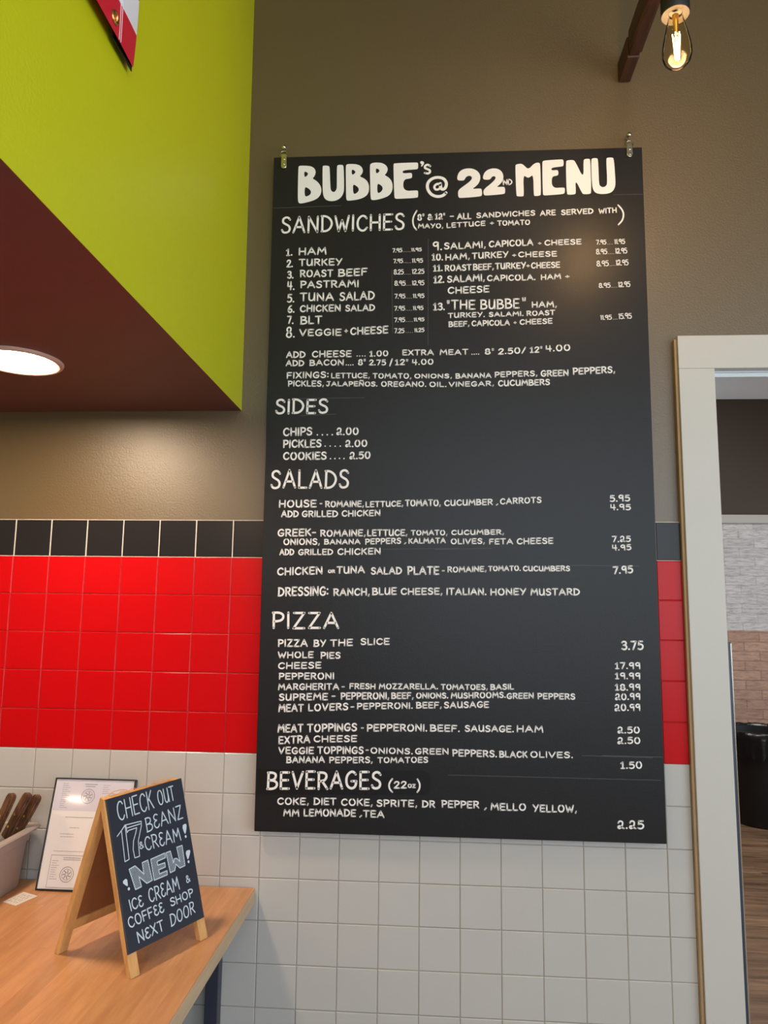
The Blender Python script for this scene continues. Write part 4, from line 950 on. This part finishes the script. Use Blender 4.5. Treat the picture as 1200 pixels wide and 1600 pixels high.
for i, (tx, tz, bx0, bz0, y, lab) in enumerate(((.1135, .990, .0655, .869, -.108, 'wooden handle at far left, tallest of the three tools in the grey tub'), (.1440, .9855, .0900, .8783, -.082, 'middle wooden handle of the three tools in the grey tub'), (.1600, .9760, .1150, .8876, -.062, 'shortest wooden handle, nearest the licence, of the three tools in the tub'))):
    T0 = Vector((tx, y, tz)); d = (Vector((bx0, y, bz0)) - T0).normalized(); a = math.radians(-28)
    sd = d.cross(Vector((0, -1, 0))).normalized(); fnm = sd.cross(d).normalized()
    if fnm.y > 0: fnm = -fnm
    sd2 = (sd * math.cos(a) + fnm * math.sin(a)).normalized(); fn2 = (fnm * math.cos(a) - sd * math.sin(a)).normalized()
    if fn2.y > 0: fn2 = -fn2
    Lh = .128; tl = thing('spatula', T0 + d * .24, lab, 'spatula', 'tools standing in the tub')
    hw = .0115
    prof = [(-hw * .86, Lh), (-hw * .80, .09), (-hw, .05), (-hw, .012), (-hw * .8, .004), (-hw * .4, 0), (hw * .4, 0), (hw * .8, .004), (hw, .012), (hw, .05), (hw * .80, .09), (hw * .86, Lh)]
    for s in (-1, 1):
        bm = NB(); va = [bm.verts.new(T0 + sd2 * u + d * v + fn2 * s * .0010) for u, v in prof]; vb = [bm.verts.new(T0 + sd2 * u + d * v + fn2 * s * .0090) for u, v in prof]
        bm.faces.new(va); bm.faces.new(vb[::-1])
        for k in range(len(prof)): bm.faces.new((va[k], va[(k + 1) % len(prof)], vb[(k + 1) % len(prof)], vb[k]))
        bmesh.ops.recalc_face_normals(bm, faces=bm.faces)
        bmesh.ops.bevel(bm, geom=[e_ for f in bm.faces if len(f.verts) == len(prof) and (f.calc_center_median() - T0 - fn2 * s * .009 - d * f.calc_center_median().length * 0).dot(fn2) * s > -.0005 for e_ in f.edges], offset=.002, segments=2, affect='EDGES')
        h_ = obj('handle_scale', bm, M['walnut'], tl)
        if (fn2 * s).y < 0:
            for v in (.062, .098):
                bm = NB(); c_ = T0 + d * v + fn2 * s * .0088; lathe(bm, [(.0034, 0), (.0032, .0008), (0, .0011)], c_, 14, fn2 * s); obj('rivet', bm, M['brass'], h_, smooth=True)
    bm = NB(); zb = (T0.z - ZC - .012) / -d.z
    obox(bm, T0 + sd2 * -.0085 + d * .004 - fn2 * .0009, sd2 * .017, d * (Lh + .01), fn2 * .0018, 0); obox(bm, T0 + sd2 * -.011 + d * (Lh + .014) - fn2 * .0007, sd2 * .022, d * (zb - Lh - .014), fn2 * .0014, 0)
    obj('blade', bm, M['chrome'], tl)
# paper label on the counter
bm = NB(); q = [(.1405, -.166), (.1870, -.186), (.2085, -.1205), (.1575, -.0975)]
hexa(bm, [(x, y, ZC + .0003) for x, y in q] + [(x, y, ZC + .0011) for x, y in q]); lb = obj('paper_label', bm, M['paper2'], None, (.173, -.142, ZC))
tag(lb, 'small white paper label lying on the counter below the grey tub', 'label')
bm = NB(); qa, qb, qd = Vector(q[0]), Vector(q[1]), Vector(q[3])
def to_lab(u, v, l=0): p_ = qb + (qa - qb) * v + (Vector(q[2]) - qb) * u; return (p_.x, p_.y, ZC + .0013 + l)
for v in (.25, .42, .62, .8):
    u = .15
    while u < .85: L_ = random.uniform(.06, .16); ribbon(bm, [(u, v), (u + L_, v)], .035, to_lab); u += L_ + .09
obj('printed_marks', bm, M['ink'], lb)

# ================================================================== SEEN THROUGH THE DOORWAY
hd = thing('half_door', (2.13, .29, 0), 'dark grey half-height door standing open just inside the doorway', 'door')
bm = NB(); box(bm, 2.108, 2.166, .2905, 1.02, .18, 1.4065, .002); obj('door_leaf', bm, M['steel_dark'], hd)
bm = NB(); box(bm, 2.1635, 2.1668, .2895, .2945, .185, 1.402); obj('edge_strip', bm, M['chrome'], hd)
for z in (.30, 1.375):
    bm = NB(); lathe(bm, [(.007, -.03), (.007, .03)], (2.143, .284, z), 12); box(bm, 2.10, 2.140, .2806, .2900, z - .03, z + .03); obj('hinge', bm, M['chrome'], hd)
tb = thing('trash_bin', (3.66, 3.66, 0), 'round black trash bin lined with a plastic bag beyond the doorway', 'trash bin')
bm = NB(); lathe(bm, [(0, .002), (.215, .002), (.225, .02), (.268, .60), (.285, .605), (.287, .645), (.278, .65), (.262, .64), (.215, .03), (0, .03)], (3.66, 3.66, 0), 48, (0, 0, 1), False); obj('bin_body', bm, M['black'], tb, smooth=40)
bm = NB(); seg = 90; rr_ = [random.uniform(-1, 1) for _ in range(seg)]
prof = [(.264, .50), (.270, .655), (.284, .662), (.296, .655), (.294, .60), (.290, .55), (.292, .49)]; R_ = []
for j, (r, z) in enumerate(prof): R_.append([bm.verts.new((3.66 + (r + .006 * max(0, j - 2) * .5 * abs(rr_[i])) * math.cos(2 * math.pi * i / seg), 3.66 + (r + .006 * max(0, j - 2) * .5 * abs(rr_[i])) * math.sin(2 * math.pi * i / seg), z + (.02 * rr_[(i * 7) % seg] if j == 6 else .004 * rr_[(i * 3) % seg]))) for i in range(seg)])
for a, b_ in zip(R_, R_[1:]):
    for i in range(seg): bm.faces.new((a[i], a[(i + 1) % seg], b_[(i + 1) % seg], b_[i]))
obj('bin_bag', bm, M['bag'], tb, smooth=True)
